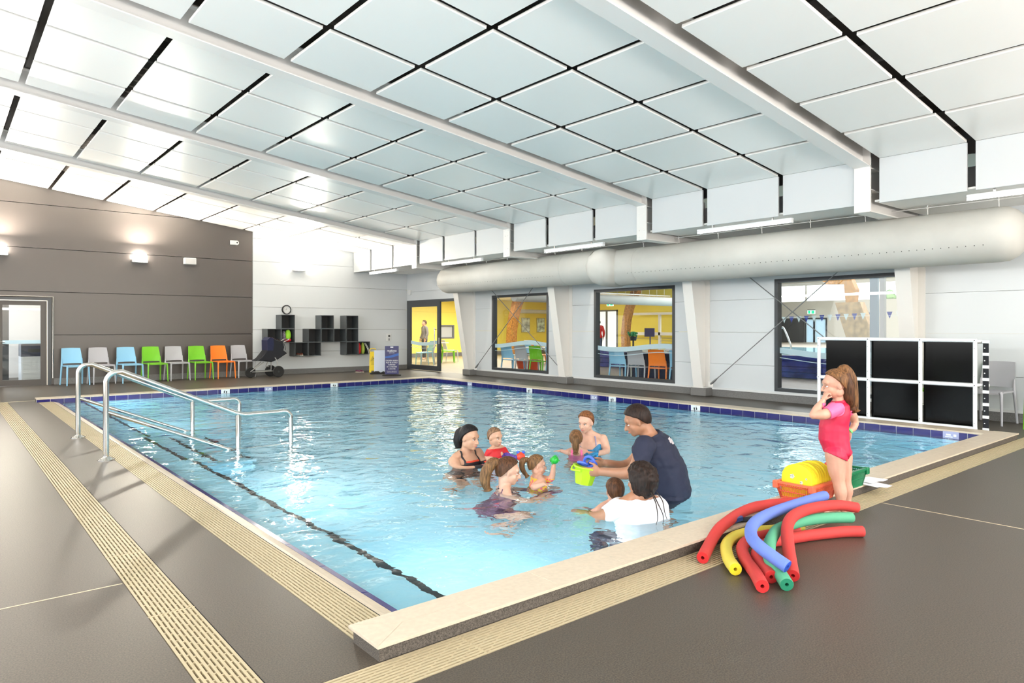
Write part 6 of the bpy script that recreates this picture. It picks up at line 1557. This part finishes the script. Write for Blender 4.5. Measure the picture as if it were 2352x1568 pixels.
# ---- 7. instructor
D = 5.42; base = at(1515, 1135, D); B = Body('man', 'man in a navy t-shirt leaning forward with a lime bucket', (base.x, base.y, 0), .007)
f = (-RT * .90 + FW * .12 - UP * .42); B.head(at(1463, 966, D), f, UP - RT * .38, 1.0)
nk = at(1489, 992, D); lat = (-FW * .93 - RT * .30).normalized()      # his left side is towards the camera
pe = at(1538, 1128, D + .05); ax_ = (nk - pe).normalized(); ch = nk.lerp(pe, .40) + V(0, 0, .0)
fb = lat.cross(ax_).normalized()
B.torso([(pe - ax_ * .12, lat, .13, fb, .11), (pe, lat, .175, fb, .150), (nk.lerp(pe, .68), lat, .175, fb, .170), (nk.lerp(pe, .40), lat, .185, fb, .150), (nk.lerp(pe, .20), lat, .180, fb, .125), (nk.lerp(pe, .08), lat, .110, fb, .085), (nk, lat, .055, fb, .055)])
B.limb([B.H(-.03, 0, -.05), nk.lerp(pe, .05)], [.058, .064])
sL = nk.lerp(pe, .15) + lat * .185 + fb * .03; sR = nk.lerp(pe, .15) - lat * .185 + fb * .03
wN = at(1382, 1083, 5.32); B.limb([sL, at(1450, 1083, 5.20), wN], [.066, .050, .034]); B.hand(wN, -RT - UP * .02, FW + UP * .15, 1.05, .45, -1)
wF = at(1392, 1064, 5.52); B.limb([sR, at(1445, 1066, 5.62), wF], [.064, .048, .033]); B.hand(wF, -RT - UP * .05, -FW * .9 - UP * .3, 1.05, .45, 1)
for q in (-1, 1):
    h = pe + lat * q * .09 - ax_ * .05; B.limb([h, h - UP * .45 - RT * .12 + lat * q * .04, V(h.x, h.y, -.93) + lat * q * .05], [.105, .065, .042]); a_ = V(h.x, h.y, -.94) + lat * q * .05; B.limb([a_, a_ - RT * .18 - UP * .03], [.045, .03], k=2)
B.finish(SK_tan); B.face((0.03, .02, .015), .3)
Mnv = mat('tshirt_navy', (0.010, 0.013, 0.035), rough=.8)
upl = (at(1450, 1083, 5.20) - sL).normalized(); upr = (at(1445, 1066, 5.62) - sR).normalized()
def tee(w, n):
    t_ = (w - pe).dot(ax_); L_ = (nk - pe).length; x = (w - nk).dot(lat)
    if t_ > L_ - .035 and (w - nk).length < .13 and (w - nk.lerp(pe, .1)).dot(ax_) > .03: return False
    dL = (w - sL).dot(upl); rL = ((w - sL) - upl * dL).length; dR = (w - sR).dot(upr); rR = ((w - sR) - upr * dR).length
    if dL > .20 and rL < .11 and (w - sL).length < .75 and abs(x) > .02 and (w - nk.lerp(pe, max(0, min(1, 1 - t_ / L_)))).length > .17: return False
    if dR > .20 and rR < .11 and (w - nk.lerp(pe, max(0, min(1, 1 - t_ / L_)))).length > .17: return False
    if (w - B.h[0]).length < .155: return False
    return t_ > -.10 and (w - wN).length > .30 and (w - wF).length > .30
B.wear('t_shirt', Mnv, tee, .014, folds=.012)
B.wear('shorts', mat('shorts_dark', (0.01, 0.012, 0.02), rough=.8), lambda w, n: -.42 < (w - pe).z < -.04 and (w - pe).dot(ax_) < -.08, .012)
B.hair(HB_dark, cover_std(.20, .52, 0, -.55), .014); H = B.H
g = MB(); c0 = nk.lerp(pe, .22) - fb * .150
random.seed(12)
for (du, dl, w_, h_) in ((.045, .01, .085, .020), (.0, 0, .12, .024), (-.045, -.01, .075, .020)):
    c1 = nk.lerp(pe, .22 - du) + lat * (.02 + dl) - fb * .148
    vs = []
    for i in range(9):
        x = -w_ / 2 + w_ * i / 8; vs += [c1 + lat * x + ax_ * h_ / 2, c1 + lat * x - ax_ * h_ / 2]
    g.add(vs, [(2 * i, 2 * i + 1, 2 * i + 3, 2 * i + 2) for i in range(8)])
lg = g.build('back_print', mat('print_grey', (0.55, 0.5, 0.52), rough=.7), B.t)
sw = lg.modifiers.new('w', 'SHRINKWRAP'); sw.target = [c for c in kids(B.t) if c.name.startswith('t_shirt')][0]; sw.offset = .003; sw.wrap_mode = 'ABOVE_SURFACE'
# the bucket he holds
bc = at(1346, 1074, 5.40); tU = (UP + RT * .16).normalized(); tF = tU.cross(RT).normalized(); tR = tF.cross(tU).normalized()
Mb_ = Matrix((tR, -tF, tU)).transposed().to_4x4(); Mb_.translation = bc
M_limeb = mat('bucket_lime', (0.40, 0.66, 0.01), rough=.35); t = thing('toy_bucket', 'lime green plastic bucket full of blue toys held out over the water', 'bucket', tuple(bc))
def hexl(g, prof, n, M, jj=.0):
    vs = [M @ V(r * math.cos(2 * PI * (j + .5) / n), r * math.sin(2 * PI * (j + .5) / n), z) for r, z in prof for j in range(n)]; k = len(prof)
    g.add(vs, [(i * n + j, i * n + (j + 1) % n, (i + 1) * n + (j + 1) % n, (i + 1) * n + j) for i in range(k - 1) for j in range(n)] + [tuple(range(n))[::-1]])
g = MB(); hexl(g, [(.070, -.125), (.096, .0), (.108, .004), (.108, .014), (.092, .014), (.068, -.115)], 8, Mb_); g.build('pail', M_limeb, t, smooth=30)
g = MB(); g.tube(smooth_path([Mb_ @ V(-.104, 0, .0), Mb_ @ V(-.115, 0.03, -.015), Mb_ @ V(-.110, .06, -.02), Mb_ @ V(-.05, .10, -.012)], 4), .008, 8); g.build('handle', M_limeb, t, smooth=True)
for (x, y, z, r, an, lab) in ((-.03, .0, .028, .038, 20, 'blue ring toy low at the front of the lime bucket'), (.015, .02, .055, .042, 70, 'blue ring toy standing up in the lime bucket'), (.05, -.02, .035, .030, 45, 'small blue ring toy at the right side of the lime bucket')):
    t = thing('bath_toy', lab, 'toy', tuple(Mb_ @ V(x, y, z)), 'blue ring toys in the bucket'); M = Mb_ @ Matrix.Translation((x, y, z)) @ Matrix.Rotation(R(an), 4, 'X') @ Matrix.Rotation(R(an * .4), 4, 'Y')
    g = MB(); g.tube([M @ V(r * math.cos(a * PI / 12), r * math.sin(a * PI / 12), 0) for a in range(25)], .011, 8, caps=False); g.build('ring', mat('toy_blue2', (0.06, 0.13, 0.60), rough=.35), t, smooth=True)

# ---- 8. woman in white t-shirt from behind
D = 4.79; base = at(1460, 1190, D); B = Body('w8', 'woman from behind in a white t-shirt with thick dark hair', (base.x, base.y, 0), .0065)
f = (-RT * .62 + FW * .78 - UP * .10); B.head(at(1472, 1106, D), f, UP, 1.0)
nk = at(1466, 1143, D - .01); lat = (-RT * .93 - FW * .28).normalized(); fb = lat.cross(UP).normalized(); ch = nk - UP * .17; pe = V(nk.x, nk.y, -.50) - fb * .03
std_torso(B, nk, ch, pe, lat, lat, 1.0, wS=.170, wC=.165, wW=.155, wH=.175, dC=.115, dW=.12)
B.limb([B.H(-.03, 0, -.05), nk - UP * .01], [.048, .055])
sL, sR = nk + lat * .155 - UP * .06, nk - lat * .155 - UP * .07
eL = at(1382, 1187, D + .02); w_ = at(1352, 1183, D + .20); B.limb([sL, eL, w_], [.056, .044, .029]); B.hand(w_, -RT + FW * .5, -UP * .5 + RT, .95, .4, 1)
eR = at(1518, 1205, D + .05); w2_ = at(1480, 1200, D + .30); B.limb([sR, eR, w2_], [.056, .044, .030]); B.hand(w2_, -RT + FW * .5, -UP, .95, .4, -1)
legs_bent(B, pe, lat, fb, 1.0); B.finish(SK_tan); B.face((0.03, .02, .015))
def tee8(w, n):
    if (w - nk).dot(UP) > -.005 + .35 * max(0, .0): return False
    if (w - B.h[0]).length < .135: return False
    dl = (w - sL).dot((eL - sL).normalized()); dr = (w - sR).dot((eR - sR).normalized())
    x = (w - nk).dot(lat)
    if x > .165 and dl > .10: return False
    if x < -.165 and dr > .14: return False
    return w.z > pe.z + .06 and x < .235 and x > -.26
B.wear('t_shirt', mat('tshirt_white', (0.74, 0.70, 0.70), rough=.8), tee8, .010, folds=.009, seed=4)
B.wear('shorts', mat('shorts_navy', (0.02, 0.02, 0.05), rough=.8), lambda w, n: pe.z - .30 < w.z < pe.z + .07 and (w - pe).length < .45, .010)
B.hair(HB_dark, lambda d: (d.z + .9 - max(0, d.x) * 2.4 + (.5 if d.x < .2 else 0)) / .15 if d.x < .75 else 0, .026, wav=.12, seedv=3)
H = B.H
for k, pts in enumerate((((-.10, .0, -.07), (-.13, -.01, -.14), (-.15, -.03, -.22), (-.15, -.02, -.28)), ((-.11, .03, -.06), (-.15, .035, -.13), (-.16, .04, -.22), (-.15, .05, -.27)), ((-.09, -.05, -.07), (-.12, -.07, -.13), (-.14, -.06, -.20), (-.14, -.08, -.26)))):
    g = MB(); g.tube(smooth_path([H(*p) for p in pts], 5), [.0045 - .0002 * i for i in range(16)], 6); g.build('loose_strand', HB_dark, B.t, smooth=True)

# ---- 9. baby
D = 5.02; base = at(1407, 1150, D); B = Body('baby', 'baby with short brown hair seen from behind beside the woman in white', (base.x, base.y, 0), .0045)
f = (FW * .92 - RT * .25); B.head(at(1411, 1127, D), f, UP, .76, True)
nk = at(1408, 1153, D); lat = (-RT * .97 - FW * .2).normalized(); fb = lat.cross(UP).normalized(); ch = nk - UP * .085; pe = nk - UP * .24
std_torso(B, nk, ch, pe, lat, lat, .58, wS=.15, wC=.15, wW=.15, wH=.15, dW=.12); B.limb([B.H(-.02, 0, -.05), nk], [.032, .036])
for q in (-1, 1):
    sh = nk + lat * q * .08 - UP * .035; w_ = sh + lat * q * .07 + fb * .10 - UP * .06; B.limb([sh, sh + lat * q * .06 - UP * .03, w_], [.034, .027, .019]); B.hand(w_, fb + lat * q * .3, -UP, .5, .3, q)
    B.limb([pe + lat * q * .05, pe + lat * q * .07 + fb * .12 - UP * .05, pe + lat * q * .07 + fb * .1 - UP * .18], [.05, .037, .025])
B.finish(SK_child); B.face((0.2, .1, .05)); B.hair(HB_brown, cover_std(.30, .60, 0, -.70), .013, wav=.03, seedv=9)

# ---- 10. girl standing on the deck
D = 4.864; B = Body('girl', 'small girl with a ponytail in a red and pink rash suit standing by the baskets', (4.92, 2.25, 0), .0045)
f = (-RT * .985 + FW * .10 - UP * .14); B.head(at(1918, 884, D), f, UP - RT * .06, .88, True)
nk = at(1927, 921, D); lat = (-FW * .97 - RT * .10).normalized(); fb = lat.cross(UP).normalized()
P_ = lambda x, y, d=D: at(x, y, d)
B.torso([(P_(1929, 1050), lat, .060, fb, .050), (P_(1923, 1036), lat, .098, fb, .083), (P_(1915, 1008), lat, .093, fb, .090), (P_(1915, 980), lat, .090, fb, .088), (P_(1922, 950), lat, .098, fb, .078), (P_(1926, 932), lat, .082, fb, .060), (P_(1927, 922), lat, .045, fb, .042), (P_(1926, 912), lat, .034, fb, .034)])
B.limb([B.H(-.03, 0, -.06), nk], [.036, .040])
sL, sR = P_(1922, 937, D - .095), P_(1940, 938, D + .095)
wl2 = P_(1890, 921, D - .05); B.limb([sL, P_(1895, 951, D - .135), P_(1868, 953, D - .125)], [.043, .036, .027]); B.limb([P_(1868, 953, D - .125), P_(1877, 938, D - .09), wl2], [.028, .028, .020])
B.hand(wl2, UP * .75 + RT * .35 + FW * .1, RT * .8 + FW * .3, .58, 1.3, -1)
wr2 = P_(1951, 990, D + .10); B.limb([sR, P_(1958, 955, D + .13), P_(1964, 972, D + .14)], [.042, .034, .026]); B.limb([P_(1964, 972, D + .14), P_(1960, 982, D + .12), wr2], [.027, .025, .019]); B.hand(wr2, -RT * .15 - UP * .9 - FW * .2, -RT * .6 - FW * .3, .56, .5, 1)
for (hx, hy, kx, ky, ax2, ay, dd) in ((1919, 1044, 1927, 1108, 1932, 1161, -.052), (1934, 1046, 1941, 1108, 1946, 1158, .052)):
    h, k, a = P_(hx, hy, D + dd), P_(kx, ky, D + dd), P_(ax2, ay, D + dd); a.z = .055
    B.limb([h, h.lerp(k, .5) - RT * .004, k, k.lerp(a, .4) + RT * .006, a], [.070, .060, .042, .043, .025]); B.limb([a - UP * .005, a - RT * .10 - UP * .030], [.027, .020], k=2); B.limb([a - UP * .01, a + RT * .02 - UP * .028], [.026, .024], k=2)
    for j in range(5): tq = a - RT * (.125 - .006 * j) - UP * .038 + lat * (.020 - .010 * j); B.g.tube([tq + RT * .03, tq], .009 - .0008 * j, 6); B.g.ball(tq, .009 - .0008 * j, 6, 4)
B.finish(SK_child); B.face((0.25, .13, .07), .1)
M_rr, M_rp = mat('rash_crimson', (0.56, 0.006, 0.05), rough=.55), mat('rash_pink', (0.85, 0.13, 0.30), rough=.55)
kL, kR = P_(1868, 953, D - .125), P_(1964, 972, D + .14)
def seg(w, a, b):
    d = b - a; L_ = d.length; d = d / L_; t_ = (w - a).dot(d); tc = max(0, min(L_, t_)); return t_, (w - a - d * tc).length
def slv(w, q):
    t_, r_ = seg(w, (sL, sR)[q], (kL, kR)[q]); y = (w - nk).dot(lat) * (1, -1)[q]
    return (t_, r_, y)
def is_sleeve(w, q=0):
    t_, r_, y = slv(w, q); return r_ < (.060, .058)[q] and y > (.058, .074)[q] and t_ < (.090, .050)[q] and w.z < nk.z - .006
def is_arm(w):
    for q in (0, 1):
        t_, r_, y = slv(w, q)
        if r_ < .064 and t_ >= (.090, .050)[q]: return True
    return seg(w, kL, wl2)[1] < .048 or seg(w, kR, wr2)[1] < .042 or (w - wl2).length < .085 or (w - wr2 + UP * .04).length < .055
def body_s(w, n):
    if w.z > nk.z + .018 or (w - B.h[0]).length < .118: return False
    u = (w - P_(1893, 1037)).dot(RT) * 325; y = 752 - (w.z - 1.3) * 325
    if y > (1036 + u * .46 if u < 44 else 1056.5 - (u - 44) * .75): return False
    return not is_arm(w)
B.wear('rash_suit', M_rr, lambda w, n: body_s(w, n) and not is_sleeve(w, 0) and not is_sleeve(w, 1), .0045, folds=.005, seed=2)
B.wear('sleeve', M_rp, lambda w, n: is_sleeve(w, 0), .0065, folds=.003)
B.wear('sleeve', M_rp, lambda w, n: is_sleeve(w, 1), .006)
B.hair(HB_gold, cover_std(.34, .72, 0, -.42), .013, seedv=5); H = B.H
B.tail(HB_gold, [P_(1926, 853, D), P_(1940, 848, D), P_(1952, 870, D), P_(1957, 905, D), P_(1961, 932, D), P_(1966, 945, D)], [.012, .026, .034, .030, .020, .006], seed=11, strands=14, spread=.9)
B.tail(HB_brown, [P_(1940, 858, D - .02), P_(1946, 885, D - .03), P_(1950, 915, D - .03), P_(1956, 938, D - .02)], [.018, .028, .022, .006], name='ponytail', seed=14, strands=10, spread=.8)
g = MB(); g.tube([P_(1922, 853, D), P_(1931, 850, D)], .017, 12); g.build('hair_tie', mat('tie_pink', (0.75, 0.03, 0.12)), B.t, smooth=True)
g = MB(); c_ = wr2; dw = (wr2 - P_(1960, 982, D + .12)).normalized(); g.tube([c_ - dw * .006, c_ + dw * .010], .0225, 14); g.build('wristband', mat('band_green', (0.15, 0.65, 0.18)), B.t, smooth=True)

# ---- 11, 12. people beyond the glass
def standing(lab, x, y, hgt, f, top, bottom, hairm, skinm):
    s = hgt / 1.68; f = f.normalized(); lat = UP.cross(f).normalized(); B = Body('p', lab, (x, y, 0), .012); o = V(x, y, 0); Z = lambda z, a=0, l=0: o + UP * z * s + f * a * s + lat * l * s
    B.head(Z(1.57, .02), f, UP, s); std_torso(B, Z(1.43), Z(1.24), Z(.92), lat, lat, s); B.limb([Z(1.50), Z(1.42)], [.05 * s, .055 * s])
    for q in (-1, 1):
        w_ = Z(.88, .10, q * .24); B.limb([Z(1.37, 0, q * .17), Z(1.12, -.02, q * .24), w_], [.055 * s, .045 * s, .030 * s]); B.hand(w_, -UP, -lat * q, s, .4, q)
        B.limb([Z(.90, 0, q * .09), Z(.50, .02, q * .10), Z(.09, -.01, q * .10)], [.085 * s, .055 * s, .038 * s]); B.limb([Z(.06, -.02, q * .10), Z(.03, .15, q * .11)], [.035 * s, .028 * s], k=2)
    B.finish(skinm, smooth_it=2); B.face()
    B.wear('jacket', top, lambda w, n: .86 * s < w.z < 1.44 * s and (w - Z(.88, .10, .24)).length > .05 and (w - Z(.88, .10, -.24)).length > .05 and (w - B.h[0]).length > .13 * s, .015)
    B.wear('trousers', bottom, lambda w, n: .10 * s < w.z < .87 * s and abs((w - o).dot(lat)) < .19 * s, .012)
    B.hair(hairm, cover_std(.30, .60, 0, -.6), .016); return B
standing('person in a red jacket at the left edge of the middle window', 23.0, 21.45, 1.62, FW, Mred, mat('jeans', (0.03, 0.05, 0.10), rough=.8), HB_black, SK_mid)
standing('person in dark grey seen dimly through the sliding door glass', 15.2, 23.8, 1.58, -RT * .8 - FW * .5, mat('cloth_grey', (0.16, 0.14, 0.13), rough=.9), mat('cloth_dark', (0.05, 0.05, 0.055), rough=.9), HB_brown, SK_mid)
